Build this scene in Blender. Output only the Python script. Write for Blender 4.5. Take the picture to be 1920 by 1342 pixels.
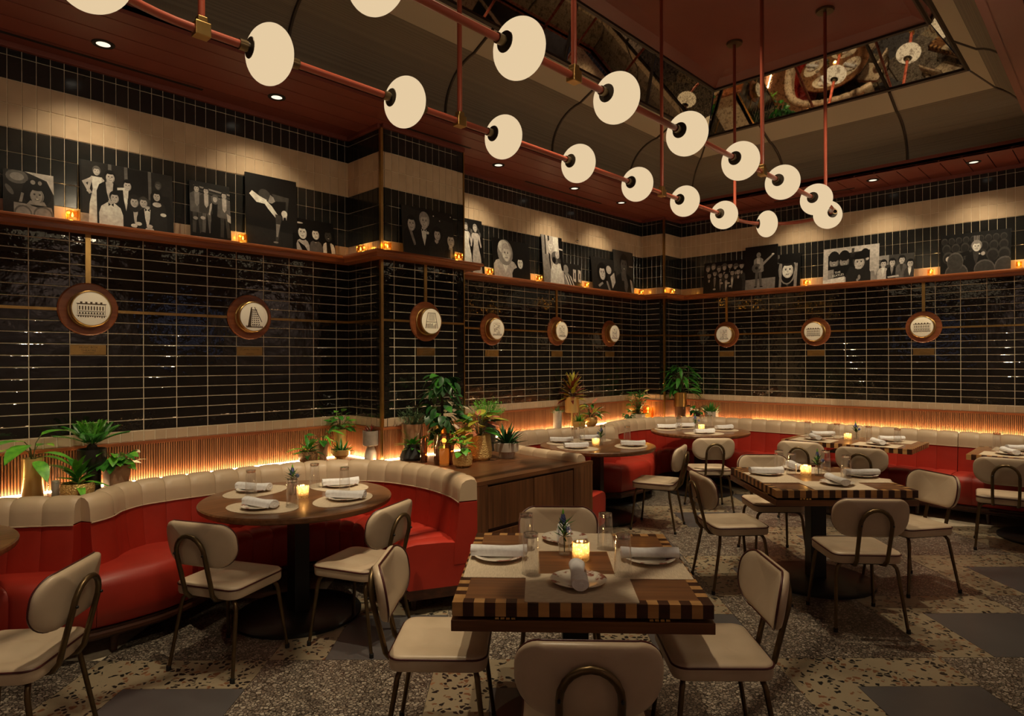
import bpy, math, random
from mathutils import Vector, Matrix
random.seed(7)
PI = math.pi
scene = bpy.context.scene
COL = scene.collection
for o in list(bpy.data.objects):
    bpy.data.objects.remove(o, do_unlink=True)

# ---------------------------------------------------------------- camera
# world: X runs along the long tiled wall, Y towards that wall, Z up, metres
YAW, ROLL, FPX, CAMZ = math.radians(43.978), math.radians(-0.212), 1200.86, 1.65
fw = Vector((math.cos(YAW), math.sin(YAW), 0)); rt = Vector((math.sin(YAW), -math.cos(YAW), 0)); up = Vector((0, 0, 1))
r3 = rt * math.cos(ROLL) + up * math.sin(ROLL); u3 = up * math.cos(ROLL) - rt * math.sin(ROLL)
cam_data = bpy.data.cameras.new('camera')
cam = bpy.data.objects.new('camera', cam_data); COL.objects.link(cam)
cam.matrix_world = Matrix(((r3.x, u3.x, -fw.x, 0), (r3.y, u3.y, -fw.y, 0), (r3.z, u3.z, -fw.z, CAMZ), (0, 0, 0, 1)))
cam_data.sensor_width = 36; cam_data.lens = FPX / 1920 * 36; cam_data.shift_y = 5.12 / 1920
cam_data.clip_start = 0.05
scene.camera = cam

# ---------------------------------------------------------------- world and exposure
world = bpy.data.worlds.new('world'); scene.world = world; world.use_nodes = True
bg = world.node_tree.nodes['Background']; bg.inputs[0].default_value = (0.35, 0.4, 0.6, 1); bg.inputs[1].default_value = 0.05
vs = scene.view_settings
vs.view_transform = 'Standard'; vs.look = 'None'; vs.gamma = 1; vs.use_curve_mapping = False; vs.exposure = -0.35
try:
    cy = scene.cycles
    cy.use_denoising = True; cy.sample_clamp_indirect = 4; cy.caustics_reflective = False; cy.caustics_refractive = False
    cy.max_bounces = 10; cy.diffuse_bounces = 4; cy.glossy_bounces = 5; cy.transparent_max_bounces = 24; cy.transmission_bounces = 6
except Exception:
    pass
WARM = (1.0, 0.81, 0.53)
SPOT_W = 1.0

# ---------------------------------------------------------------- helpers
def lin(c):
    return tuple((x / 255 / 12.92 if x / 255 <= 0.04045 else ((x / 255 + 0.055) / 1.055) ** 2.4) for x in c)

class MB:
    """collects geometry for one mesh object"""
    def __init__(s):
        s.v = []; s.f = []; s.m = []
    def face(s, pts, mi=0):
        n = len(s.v); s.v += [tuple(p) for p in pts]; s.f.append(tuple(range(n, n + len(pts)))); s.m.append(mi)
    def add(s, vs, fs, mi=0, M=None):
        n = len(s.v)
        s.v += [tuple(M @ Vector(p)) for p in vs] if M else [tuple(p) for p in vs]
        for f in fs:
            s.f.append(tuple(n + i for i in f)); s.m.append(mi)
        return s
    def box(s, x0, y0, z0, x1, y1, z1, mi=0, M=None):
        vs = [(x0, y0, z0), (x1, y0, z0), (x1, y1, z0), (x0, y1, z0), (x0, y0, z1), (x1, y0, z1), (x1, y1, z1), (x0, y1, z1)]
        fs = [(0, 3, 2, 1), (4, 5, 6, 7), (0, 1, 5, 4), (1, 2, 6, 5), (2, 3, 7, 6), (3, 0, 4, 7)]
        return s.add(vs, fs, mi, M)
    def prism(s, poly, z0, z1, mi=0, M=None):
        n = len(poly)
        vs = [(p[0], p[1], z0) for p in poly] + [(p[0], p[1], z1) for p in poly]
        fs = [tuple(range(n - 1, -1, -1)), tuple(range(n, 2 * n))] + [(i, (i + 1) % n, n + (i + 1) % n, n + i) for i in range(n)]
        return s.add(vs, fs, mi, M)
    def lathe(s, prof, n=24, M=None, mi=0, sx=1, sy=1):
        vs = []; fs = []; k = len(prof)
        for i in range(n):
            a = 2 * PI * i / n; c, d = math.cos(a), math.sin(a)
            for r, z in prof: vs.append((r * c * sx, r * d * sy, z))
        for i in range(n):
            j = (i + 1) % n
            for q in range(k - 1):
                if prof[q][0] < 1e-6 and prof[q + 1][0] < 1e-6: continue
                if prof[q][0] < 1e-6: fs.append((i * k + q, j * k + q + 1, i * k + q + 1))
                elif prof[q + 1][0] < 1e-6: fs.append((i * k + q, j * k + q, i * k + q + 1))
                else: fs.append((i * k + q, j * k + q, j * k + q + 1, i * k + q + 1))
        return s.add(vs, fs, mi, M)
    def tube(s, pts, r, n=8, mi=0, closed=False, M=None, cap=True, flat=1.0):
        pts = [Vector(p) for p in pts]; k = len(pts); vs = []; fs = []
        rr = r if isinstance(r, (list, tuple)) else [r] * k
        prev = None
        for i, p in enumerate(pts):
            if closed: t = (pts[(i + 1) % k] - pts[i - 1])
            else: t = pts[min(i + 1, k - 1)] - pts[max(i - 1, 0)]
            t.normalize()
            if prev is None:
                a = Vector((0, 0, 1)) if abs(t.z) < .9 else Vector((1, 0, 0))
                prev = (a - t * a.dot(t)).normalized()
            else:
                q = prev - t * prev.dot(t)
                prev = q.normalized() if q.length > 1e-6 else prev
            b = t.cross(prev)
            for j in range(n):
                a = 2 * PI * j / n
                vs.append(p + (prev * math.cos(a) + b * math.sin(a) * flat) * rr[i])
        m = k if closed else k - 1
        for i in range(m):
            for j in range(n):
                fs.append((i * n + j, i * n + (j + 1) % n, ((i + 1) % k) * n + (j + 1) % n, ((i + 1) % k) * n + j))
        if cap and not closed:
            fs.append(tuple(range(n - 1, -1, -1))); fs.append(tuple((k - 1) * n + j for j in range(n)))
        return s.add(vs, fs, mi, M)
    def ball(s, c, r, n=12, m=8, mi=0, sc=(1, 1, 1), M=None):
        prof = [(math.sin(PI * i / m), -math.cos(PI * i / m)) for i in range(m + 1)]
        prof[0] = (0, -1); prof[-1] = (0, 1)
        T = Matrix.Translation(Vector(c)) @ Matrix.Diagonal((r * sc[0], r * sc[1], r * sc[2], 1))
        return s.lathe(prof, n, (M @ T) if M else T, mi)
    def mesh(s, name, mats, smooth=None):
        me = bpy.data.meshes.new(name)
        me.from_pydata([tuple(v) for v in s.v], [], s.f)
        for m in (mats if isinstance(mats, (list, tuple)) else [mats]): me.materials.append(m)
        if any(s.m): me.polygons.foreach_set('material_index', s.m)
        if smooth is not None:
            me.polygons.foreach_set('use_smooth', [True] * len(me.polygons))
            try: me.set_sharp_from_angle(angle=math.radians(smooth))
            except Exception: pass
        me.update()
        return me
    def build(s, name, mats, parent=None, smooth=None, loc=None, rz=0, bevel=0):
        return link(name, s.mesh(name, mats, smooth), parent, loc, rz, bevel)

def link(name, me, parent=None, loc=None, rz=0, bevel=0):
    o = bpy.data.objects.new(name, me); COL.objects.link(o)
    if parent: o.parent = parent
    if loc: o.location = loc
    if rz: o.rotation_euler = (0, 0, rz)
    if bevel:
        b = o.modifiers.new('bevel', 'BEVEL'); b.width = bevel; b.segments = 2; b.limit_method = 'ANGLE'; b.angle_limit = 0.7
    return o
def tag(o, label=None, cat=None, group=None, kind=None):
    if label: o['label'] = label
    if cat: o['category'] = cat
    if group: o['group'] = group
    if kind: o['kind'] = kind
    return o
def thing(name, label, cat, loc=(0, 0, 0), rz=0, group=None, M=None):
    o = bpy.data.objects.new(name, None); COL.objects.link(o); o.empty_display_size = .1
    if M is not None: o.matrix_world = M
    else:
        o.location = loc; o.rotation_euler = (0, 0, rz)
    return tag(o, label, cat, group)
def copy_tree(o, parent=None):
    c = o.copy(); COL.objects.link(c)
    if parent: c.parent = parent
    for ch in list(o.children): copy_tree(ch, c)
    return c
def catmull(P, n=8):
    out = []; k = len(P); P = [Vector(p) for p in P]
    for i in range(k - 1):
        a = P[i - 1] if i else P[0] * 2 - P[1]; b = P[i]; c = P[i + 1]; d = P[i + 2] if i + 2 < k else P[-1] * 2 - P[-2]
        for j in range(n):
            t = j / n
            out.append(.5 * (2 * b + (c - a) * t + (2 * a - 5 * b + 4 * c - d) * t * t + (3 * b - a - 3 * c + d) * t ** 3))
    out.append(P[-1]); return out
def rrect(w, h, r, n=5):
    pts = []
    for cx, cy_, a0 in ((w / 2 - r, h / 2 - r, 0), (-w / 2 + r, h / 2 - r, PI / 2), (-w / 2 + r, -h / 2 + r, PI), (w / 2 - r, -h / 2 + r, 1.5 * PI)):
        for i in range(n + 1):
            a = a0 + PI / 2 * i / n; pts.append((cx + r * math.cos(a), cy_ + r * math.sin(a)))
    return pts

# ---------------------------------------------------------------- materials
class NT:
    def __init__(s, name):
        s.mat = bpy.data.materials.new(name); s.mat.use_nodes = True
        s.t = s.mat.node_tree; s.p = s.t.nodes['Principled BSDF']; s.out = s.t.nodes['Material Output']
    def n(s, typ, **kw):
        nd = s.t.nodes.new(typ)
        for k, v in kw.items():
            if k.startswith('i_'):
                key = k[2:]; nd.inputs[int(key) if key.isdigit() else key.replace('_', ' ')].default_value = v
            else: setattr(nd, k, v)
        return nd
    def l(s, a, ao, b, bi):
        s.t.links.new(a.outputs[ao], b.inputs[bi]); return b
    def ramp(s, src, so, stops, interp='LINEAR'):
        r = s.n('ShaderNodeValToRGB'); e = r.color_ramp.elements; r.color_ramp.interpolation = interp
        while len(e) < len(stops): e.new(.5)
        for k, (pos, c) in zip(e, stops): k.position = pos; k.color = (*c[:3], 1)
        s.l(src, so, r, 0); return r
    def bump(s, src, so, strength=.2, dist=.01):
        b = s.n('ShaderNodeBump', i_Strength=strength, i_Distance=dist); s.l(src, so, b, 'Height'); s.l(b, 0, s.p, 'Normal'); return b
def mat(name, col, rough=.5, metal=0, spec=.5, emit=None, es=0, coat=0):
    k = NT(name); p = k.p
    p.inputs['Base Color'].default_value = (*col[:3], 1); p.inputs['Roughness'].default_value = rough
    p.inputs['Metallic'].default_value = metal; p.inputs['Specular IOR Level'].default_value = spec
    p.inputs['Coat Weight'].default_value = coat; p.inputs['Coat Roughness'].default_value = .1
    if emit: p.inputs['Emission Color'].default_value = (*emit, 1); p.inputs['Emission Strength'].default_value = es
    k.mat.diffuse_color = (*col[:3], 1)
    return k
def noisy(name, c0, c1, scale=8, rough=.5, metal=0, bump=.0, stretch=(1, 1, 1), detail=4, spec=.5, coord='Object', rnd=False, coat=0, bs=None):
    """two-colour procedural noise, optionally stretched along one axis"""
    k = mat(name, c0, rough, metal, spec, coat=coat)
    tc = k.n('ShaderNodeTexCoord'); mp = k.n('ShaderNodeMapping'); mp.inputs['Scale'].default_value = stretch
    k.l(tc, coord, mp, 0)
    if rnd:
        oi = k.n('ShaderNodeObjectInfo'); ad = k.n('ShaderNodeVectorMath', operation='SCALE'); ad.inputs[0].default_value = (37, 91, 53)
        k.l(oi, 'Random', ad, 3); k.l(ad, 0, mp, 1)
    ns = k.n('ShaderNodeTexNoise', i_Scale=scale, i_Detail=detail); k.l(mp, 0, ns, 0)
    r = k.ramp(ns, 0, [(.3, c0), (.7, c1)]); k.l(r, 0, k.p, 'Base Color')
    if bump:
        if bs:
            n2 = k.n('ShaderNodeTexNoise', i_Scale=bs, i_Detail=3); k.l(mp, 0, n2, 0); k.bump(n2, 0, bump)
        else: k.bump(ns, 0, bump)
    return k
def wood(name, c0, c1, axis=0, scale=14, rough=.38, coat=.15, rnd=True):
    st = [26, 26, 26]; st[axis] = 1.2
    return noisy(name, c0, c1, scale / 10, rough, 0, .06, tuple(st), 6, .4, rnd=rnd, coat=coat).mat
def thin_glass(name, tint=(1, 1, 1), gl=.12, rough=.02):
    k = NT(name); k.t.nodes.remove(k.p)
    tr = k.n('ShaderNodeBsdfTransparent'); tr.inputs[0].default_value = (*tint, 1)
    g = k.n('ShaderNodeBsdfGlossy', i_Roughness=rough); g.inputs[0].default_value = (1, 1, 1, 1)
    lw = k.n('ShaderNodeLayerWeight', i_Blend=.35); mx = k.n('ShaderNodeMixShader')
    mr = k.n('ShaderNodeMapRange'); mr.inputs[3].default_value = gl * .35; mr.inputs[4].default_value = min(1, gl * 5)
    pw = k.n('ShaderNodeMath', operation='POWER'); pw.inputs[1].default_value = 2.6; k.l(lw, 'Facing', pw, 0); k.l(pw, 0, mr, 0); k.l(mr, 0, mx, 0); k.l(tr, 0, mx, 1); k.l(g, 0, mx, 2); k.l(mx, 0, k.out, 0)
    return k.mat
def mixed_glass(name, f=.5):
    k = NT(name); k.t.nodes.remove(k.p); tr = k.n('ShaderNodeBsdfTransparent'); g = k.n('ShaderNodeBsdfGlass', i_Roughness=0.0, i_IOR=1.45); mx = k.n('ShaderNodeMixShader'); mx.inputs[0].default_value = f
    k.l(tr, 0, mx, 1); k.l(g, 0, mx, 2); k.l(mx, 0, k.out, 0); return k.mat
def emitter(name, col, s):
    k = NT(name); k.t.nodes.remove(k.p); e = k.n('ShaderNodeEmission', i_Strength=s); e.inputs[0].default_value = (*col, 1); k.l(e, 0, k.out, 0)
    return k.mat

M = {}
def tile_mat(name, c, c2, rough, bump):
    k = noisy(name, c, c2, 6, rough, 0, bump, (1, 1, 1), 2, .6, rnd=True, bs=9)
    return k.mat
M['tile_dark'] = tile_mat('dark_glazed_tile', (.006, .0052, .0045), (.012, .010, .008), .06, .40)
M['tile_stack'] = tile_mat('dark_stacked_tile', (.010, .011, .011), (.018, .018, .017), .16, .08)
M['tile_cream'] = tile_mat('cream_tile', lin((205, 180, 150)), lin((190, 166, 138)), .22, .05)
M['grout'] = noisy('beige_grout', lin((236, 222, 196)), lin((214, 198, 170)), 40, .85).mat
W0, W1 = lin((124, 80, 49)), lin((84, 52, 31))
M['wood_x'] = wood('walnut_along_x', W0, W1, 0)
M['wood_y'] = wood('walnut_along_y', W0, W1, 1)
M['wood_z'] = wood('walnut_upright', W0, W1, 2)
M['shelf_x'] = wood('shelf_wood_x', lin((166, 98, 58)), lin((122, 66, 38)), 0, rough=.3)
M['shelf_y'] = wood('shelf_wood_y', lin((166, 98, 58)), lin((122, 66, 38)), 1, rough=.3)
M['wood_dark'] = wood('dark_walnut', lin((74, 40, 24)), lin((46, 24, 15)), 0)
M['maple'] = wood('light_maple', lin((196, 150, 96)), lin((170, 124, 74)), 0)
M['table_x'] = wood('table_walnut', lin((140, 96, 62)), lin((98, 62, 38)), 0, rough=.33, coat=.25)
M['slat'] = wood('slat_walnut', lin((172, 118, 78)), lin((132, 84, 52)), 2, rough=.45)
M['red_leather'] = noisy('red_leather', (.42, .030, .016), (.34, .023, .012), 5, .42, bump=.05, bs=260).mat
M['cream_leather'] = noisy('cream_leather', lin((205, 180, 150)), lin((190, 166, 138)), 5, .38, bump=.05, bs=260).mat
M['chair_vinyl'] = noisy('cream_chair_vinyl', lin((214, 193, 166)), lin((200, 178, 150)), 6, .36, bump=.04, bs=300).mat
M['piping'] = mat('maroon_piping', (.075, .014, .012), .4).mat
M['bronze'] = noisy('bronze_tube', (.17, .115, .055), (.12, .08, .04), 20, .34, .85).mat
M['brass'] = noisy('brushed_brass', (.52, .33, .12), (.42, .26, .09), 12, .32, 1.0).mat
M['gold'] = noisy('polished_gold', (.92, .66, .27), (.84, .57, .21), 6, .28, .62).mat
M['black_metal'] = mat('black_metal', (.008, .008, .008), .38).mat
M['black'] = mat('matte_black', (.006, .005, .005), .7).mat
M['red_paint'] = noisy('oxblood_paint', (.20, .050, .036), (.175, .043, .031), 3, .38).mat
M['red_pipe'] = mat('red_enamel_pipe', (.30, .062, .034), .3).mat
M['trim_dark'] = mat('dark_bronze_trim', (.045, .032, .02), .4, .4).mat
M['porcelain'] = mat('porcelain', lin((226, 218, 204)), .16).mat
M['linen'] = noisy('white_linen', lin((240, 239, 240)), lin((226, 224, 226)), 60, .85, bump=.12).mat
M['placemat'] = noisy('woven_placemat', lin((228, 210, 184)), lin((198, 178, 150)), 30, .7, bump=.25, stretch=(1, 10, 1)).mat
M['glass'] = thin_glass('clear_glass', (.98, .98, .98), .20)
M['glass_thick'] = mixed_glass('thick_glass', .7)
def cut_glass():
    k = NT('cut_glass'); k.t.nodes.remove(k.p); tr = k.n('ShaderNodeBsdfTransparent'); tr.inputs[0].default_value = (1, .95, .86, 1)
    tl = k.n('ShaderNodeBsdfTranslucent'); tl.inputs[0].default_value = (1, .84, .62, 1); g = k.n('ShaderNodeBsdfGlossy', i_Roughness=.12)
    v = k.n('ShaderNodeTexVoronoi', i_Scale=85); tc = k.n('ShaderNodeTexCoord'); k.l(tc, 'Object', v, 0); r = k.ramp(v, 0, [(.2, (.15, .15, .15)), (.5, (.85, .85, .85))])
    m1 = k.n('ShaderNodeMixShader'); m2 = k.n('ShaderNodeMixShader'); m2.inputs[0].default_value = .16
    k.l(r, 0, m1, 0); k.l(tr, 0, m1, 1); k.l(tl, 0, m1, 2); k.l(m1, 0, m2, 1); k.l(g, 0, m2, 2); k.l(m2, 0, k.out, 0); return k.mat
M['glass_cut'] = cut_glass()
M['glass_amber'] = thin_glass('amber_glass', (1.0, .80, .42), .12, .05)
M['glass_smoke'] = thin_glass('smoked_glass', (.62, .42, .27), .30, .05)
M['water'] = thin_glass('water', (.93, .95, .95), .08)
M['globe'] = emitter('opal_globe', (1.0, .755, .455), 1.0)
M['led'] = emitter('warm_led_strip', (1.0, .64, .32), 95.0)
M['can'] = emitter('downlight_lens', (1.0, .86, .66), 1.6)
M['flame'] = emitter('candle_flame', (1.0, .62, .22), 14.0)
M['wax_glow'] = emitter('glowing_wax', (1.0, .52, .13), 1.2)
M['plate_lit'] = mat('lit_ceramic_disc', lin((236, 222, 190)), .35, emit=(1.0, .80, .52), es=.22).mat
M['ink'] = mat('sepia_ink', lin((92, 76, 50)), .6).mat
M['soil'] = noisy('soil', (.02, .013, .008), (.05, .035, .02), 60, .95, bump=.4).mat
M['white_clay'] = noisy('white_clay', lin((206, 196, 182)), lin((190, 178, 162)), 20, .6).mat
M['grey_clay'] = noisy('grey_clay', lin((160, 150, 138)), lin((138, 128, 116)), 20, .65).mat
M['tan_clay'] = noisy('tan_clay', lin((170, 132, 100)), lin((140, 104, 78)), 16, .6).mat
M['dark_pot'] = noisy('dark_glazed_pot', (.016, .013, .011), (.03, .024, .02), 10, .32).mat
M['black_sack'] = noisy('black_sack', (.012, .012, .012), (.022, .021, .02), 16, .75, bump=.3).mat
def hammered():
    k = mat('hammered_gold', (.95, .67, .26), .32, .55)
    tc = k.n('ShaderNodeTexCoord'); v = k.n('ShaderNodeTexVoronoi', i_Scale=95); k.l(tc, 'Object', v, 0); k.bump(v, 0, .9, .006); return k.mat
M['hammered'] = hammered()
def speckled():
    k = mat('speckled_pot', (.1, .06, .03), .4); tc = k.n('ShaderNodeTexCoord'); v = k.n('ShaderNodeTexVoronoi', i_Scale=110); k.l(tc, 'Object', v, 0)
    r = k.ramp(v, 0, [(.3, (.012, .009, .006)), (.45, (.30, .17, .07))]); k.l(r, 0, k.p, 'Base Color'); return k.mat
M['speckled'] = speckled()
def floral():
    k = mat('floral_porcelain', lin((226, 216, 200)), .18); tc = k.n('ShaderNodeTexCoord'); ns = k.n('ShaderNodeTexNoise', i_Scale=26, i_Detail=3); k.l(tc, 'Object', ns, 0)
    sep = k.n('ShaderNodeVectorMath', operation='LENGTH'); k.l(tc, 'Object', sep, 0)
    r1 = k.ramp(ns, 0, [(.52, (0, 0, 0)), (.60, (1, 1, 1))]); r2 = k.ramp(sep, 1, [(.065, (0, 0, 0)), (.075, (1, 1, 1))])
    mu = k.n('ShaderNodeMath', operation='MULTIPLY'); k.l(r1, 0, mu, 0); k.l(r2, 0, mu, 1)
    mx = k.n('ShaderNodeMix', data_type='RGBA'); mx.inputs[6].default_value = (*lin((226, 216, 200)), 1); mx.inputs[7].default_value = (*lin((150, 92, 78)), 1)
    k.l(mu, 0, mx, 0); k.l(mx, 2, k.p, 'Base Color'); return k.mat
M['floral'] = floral()
def terrazzo(name, kind):
    k = mat(name, (.2, .17, .12), .30)
    g = k.n('ShaderNodeNewGeometry')
    if kind == 'grey':
        ns = k.n('ShaderNodeTexNoise', i_Scale=3, i_Detail=5); k.l(g, 'Position', ns, 0)
        r = k.ramp(ns, 0, [(.3, lin((78, 75, 76))), (.7, lin((88, 85, 85)))]); k.l(r, 0, k.p, 'Base Color'); k.p.inputs['Roughness'].default_value = .30; return k.mat
    ns = k.n('ShaderNodeTexNoise', i_Scale=24 if kind == 'chip' else 60, i_Detail=2); k.l(g, 'Position', ns, 0)
    ad = k.n('ShaderNodeMix', data_type='VECTOR'); ad.inputs[0].default_value = .035 if kind == 'chip' else .012
    k.l(g, 'Position', ad, 4); k.l(ns, 1, ad, 5)
    sc = 36 if kind == 'chip' else 56
    v = k.n('ShaderNodeTexVoronoi', i_Scale=sc, feature='F1'); k.l(ad, 1, v, 0)
    ve = k.n('ShaderNodeTexVoronoi', i_Scale=sc, feature='DISTANCE_TO_EDGE'); k.l(ad, 1, ve, 0)
    sep = k.n('ShaderNodeSeparateColor'); k.l(v, 1, sep, 0)
    if kind == 'chip':
        cc = k.ramp(sep, 0, [(0, (.010, .010, .010)), (.30, (.012, .011, .011)), (.31, lin((120, 82, 58))), (.44, lin((150, 108, 78))), (.45, lin((150, 136, 112))), (1, lin((168, 152, 126)))], 'CONSTANT')
        ed = k.ramp(ve, 0, [(.10, (0, 0, 0)), (.16, (1, 1, 1))])
        base = lin((150, 136, 112))
    else:
        cc = k.ramp(sep, 0, [(0, lin((112, 102, 92))), (.3, lin((148, 136, 122))), (.6, lin((172, 160, 144))), (.85, lin((128, 114, 100)))], 'CONSTANT')
        ed = k.ramp(ve, 0, [(.06, (0, 0, 0)), (.14, (1, 1, 1))])
        base = lin((50, 43, 37))
    mx = k.n('ShaderNodeMix', data_type='RGBA'); mx.inputs[6].default_value = (*base, 1)
    k.l(ed, 0, mx, 0); k.l(cc, 0, mx, 7); k.l(mx, 2, k.p, 'Base Color'); return k.mat
M['floor_grey'] = terrazzo('grey_floor_tile', 'grey'); M['floor_chip'] = terrazzo('chip_terrazzo', 'chip'); M['floor_fine'] = terrazzo('fine_terrazzo', 'fine')
def mirror():
    k = mat('antique_mirror', (.62, .55, .45), .02, 1.0); tc = k.n('ShaderNodeTexCoord')
    ns = k.n('ShaderNodeTexNoise', i_Scale=22, i_Detail=7, i_Roughness=.7); k.l(tc, 'Object', ns, 0)
    r = k.ramp(ns, 0, [(.38, (.30, .25, .20)), (.52, (.72, .66, .56)), (.66, (.42, .36, .28))]); k.l(r, 0, k.p, 'Base Color')
    return k.mat
M['mirror'] = mirror()
def perforated():
    k = mat('perforated_cove', (.1, .075, .05), .6); tc = k.n('ShaderNodeTexCoord')
    v = k.n('ShaderNodeTexVoronoi', i_Scale=130, i_Randomness=0.0); k.l(tc, 'Object', v, 0)
    r = k.ramp(v, 0, [(.25, (.085, .070, .052)), (.4, (.18, .15, .11))]); k.l(r, 0, k.p, 'Base Color'); return k.mat
M['cove'] = perforated()
M['cove_band'] = mat('cove_band_paint', (.44, .38, .28), .6).mat
for i, c in enumerate([(.006, .006, .006), (.018, .017, .016), (.05, .047, .043), (.12, .112, .105), (.28, .26, .24), (.52, .48, .44), (.80, .75, .68)]):
    M['g%d' % i] = noisy('print_grey_%d' % i, tuple(x * .72 for x in c), tuple(min(.9, x * 1.2) for x in c), 34, .32, detail=6).mat
def leafm(name, c0, c1, rough=.35):
    k = noisy(name, tuple(min(.8, x * 2.1) for x in lin(c0)), tuple(min(.8, x * 2.1) for x in lin(c1)), 30, rough, rnd=True); k.p.inputs['Subsurface Weight'].default_value = 0
    return k.mat
M['leaf_mid'] = leafm('green_leaf', (50, 104, 34), (30, 74, 24)); M['leaf_dark'] = leafm('dark_green_leaf', (28, 66, 26), (18, 44, 20))
M['leaf_bright'] = leafm('bright_green_leaf', (86, 142, 40), (52, 108, 32)); M['leaf_grey'] = leafm('grey_green_leaf', (74, 96, 66), (44, 66, 44), .5)
M['leaf_yellow'] = leafm('yellow_green_leaf', (150, 138, 44), (96, 104, 34)); M['leaf_red'] = leafm('red_croton_leaf', (110, 36, 28), (70, 30, 24))
M['leaf_pink'] = leafm('pink_leaf', (176, 104, 84), (120, 70, 46)); M['stem'] = mat('stem', lin((76, 82, 36)), .5).mat
M['flower_blue'] = noisy('blue_flower', lin((58, 72, 128)), lin((90, 100, 150)), 80, .6).mat
# ---------------------------------------------------------------- the room
V, U = 5.15, 8.55            # long tiled wall (y) and end wall (x)
CU, CV, CW = 3.185, 4.63, 4.121   # tiled column: near side x, front y, far side x
KU, KV = 8.082, 4.777        # corner column
UB, VB = -3.2, -3.2          # the two walls behind the camera
ZS = 3.69                    # soffit
def struct(o):
    o['kind'] = 'structure'; return o

# floor: a screed with terrazzo and grey tiles, laid diagonally
fl = MB(); fl.box(UB, VB, -.12, U + .1, V + .1, -.012)
floor = struct(fl.build('floor', M['grout']))
FP, FG, FT = .9275, .618, .012
cells = []
Mfl = Matrix(((rt.x, fw.x, 0, 0), (rt.y, fw.y, 0, 0), (0, 0, 1, 0), (0, 0, 0, 1)))
def floor_mesh(name, poly, m):
    b = MB(); b.prism(poly, 0, FT); return b.mesh(name, m)
e = .0012
fm_fine = floor_mesh('terrazzo_slab', [(e, e), (FP - e, e), (FP - e, FP - e), (e, FP - e)], M['floor_fine'])
h0 = FP - FG
fm_grey = floor_mesh('grey_tile', [(h0 + e, e), (FP - e, e), (FP - e, FG - e), (h0 + e, FG - e)], M['floor_grey'])
fm_chip = floor_mesh('chip_border', [(e, e), (h0 - e, e), (h0 - e, FG + e), (FP - e, FG + e), (FP - e, FP - e), (e, FP - e)], M['floor_chip'])
for i in range(-9, 6):
    for j in range(-4, 9):
        la, de = 1.43 + FP * i, 2.615 + FP * j
        c = rt * (la + FP / 2) + fw * (de + FP / 2)
        if not (-1.3 < c.x < U - .45 and -1.6 < c.y < V - .45): continue
        p = rt * la + fw * de
        for nm, me in ((('terrazzo_slab', fm_fine),) if (i + j) % 2 else (('grey_tile', fm_grey), ('chip_border', fm_chip))):
            o = link(nm, me, floor); o.matrix_local = Matrix.Translation((p.x, p.y, -FT)) @ Mfl

# walls -----------------------------------------------------------
Z_BASE, Q = 1.1564, .0772     # first dark course and course height
Z_SH0, Z_SH1 = 2.527, 2.59    # photo shelf
CAMP = Vector((0, 0, CAMZ))
tile_cache = {}
def tile_mesh(w, h, m, t=.004):
    k = (round(w, 3), round(h, 3), m.name)
    if k not in tile_cache:
        b = MB(); x, y = w / 2, h / 2; c = min(.0025, w * .2)
        vs = [(-x, -y, 0), (x, -y, 0), (x, y, 0), (-x, y, 0), (-x, -y, t * .5), (x, -y, t * .5), (x, y, t * .5), (-x, y, t * .5), (-x + c, -y + c, t), (x - c, -y + c, t), (x - c, y - c, t), (-x + c, y - c, t)]
        fs = [(8, 9, 10, 11)] + [(i, (i + 1) % 4, 4 + (i + 1) % 4, 4 + i) for i in range(4)] + [(4 + i, 4 + (i + 1) % 4, 8 + (i + 1) % 4, 8 + i) for i in range(4)]
        b.add(vs, fs); tile_cache[k] = b.mesh('wall_tile', m)
    return tile_cache[k]
def wall(name, org, d, n, L, thick=.1, z1=3.75):
    """org: start at floor level on the grout face, d: direction, n: normal into the room"""
    d = Vector(d); n = Vector(n); b = MB()
    P = [Vector(org), Vector(org) + d * L, Vector(org) + d * L - n * thick, Vector(org) - n * thick]
    if (P[1] - P[0]).cross(P[2] - P[1]).z < 0: P.reverse()
    b.prism([(p.x, p.y) for p in P], -.05, z1)
    return struct(b.build(name, M['grout']))
def tiles(w, org, d, n, L, nm, marks, rows, cap, gap=.006, tilt=.010, skip=None):
    """marks: x positions of upright joints; rows: (z0, z1, material)"""
    d = Vector(d); n = Vector(n); R = Matrix((d, Vector((0, 0, 1)), n)).transposed().to_4x4(); org = Vector(org)
    if (Vector(d).cross(Vector((0, 0, 1))) - n).length > .1: R = Matrix((-d, Vector((0, 0, 1)), n)).transposed().to_4x4()
    xs = [0] + [m for m in marks if .012 < m < L - .012] + [L]; L_ = []
    for a, b_ in zip(xs, xs[1:]):
        for z0, z1, m in rows:
            c = org + d * ((a + b_) / 2) + Vector((0, 0, (z0 + z1) / 2))
            if skip and skip((a + b_) / 2, (z0 + z1) / 2): continue
            L_.append(((c - CAMP).length, c, b_ - a - gap, z1 - z0 - gap, m))
    L_.sort(key=lambda t: t[0])
    rest = MB(); mats = []
    for q, (_, c, w_, h_, m) in enumerate(L_):
        me = tile_mesh(w_, h_, m)
        T = Matrix.Translation(c) @ R @ Matrix.Rotation(random.uniform(-tilt, tilt), 4, 'X') @ Matrix.Rotation(random.uniform(-tilt, tilt), 4, 'Y')
        if q < cap:
            o = link(nm, me, w); o.matrix_local = T
        else:
            if m not in mats: mats.append(m)
            rest.add([v.co for v in me.vertices], [p.vertices for p in me.polygons], mats.index(m), T)
    if rest.v: tag(rest.build(nm + '_field', mats, w), kind='stuff')
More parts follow.
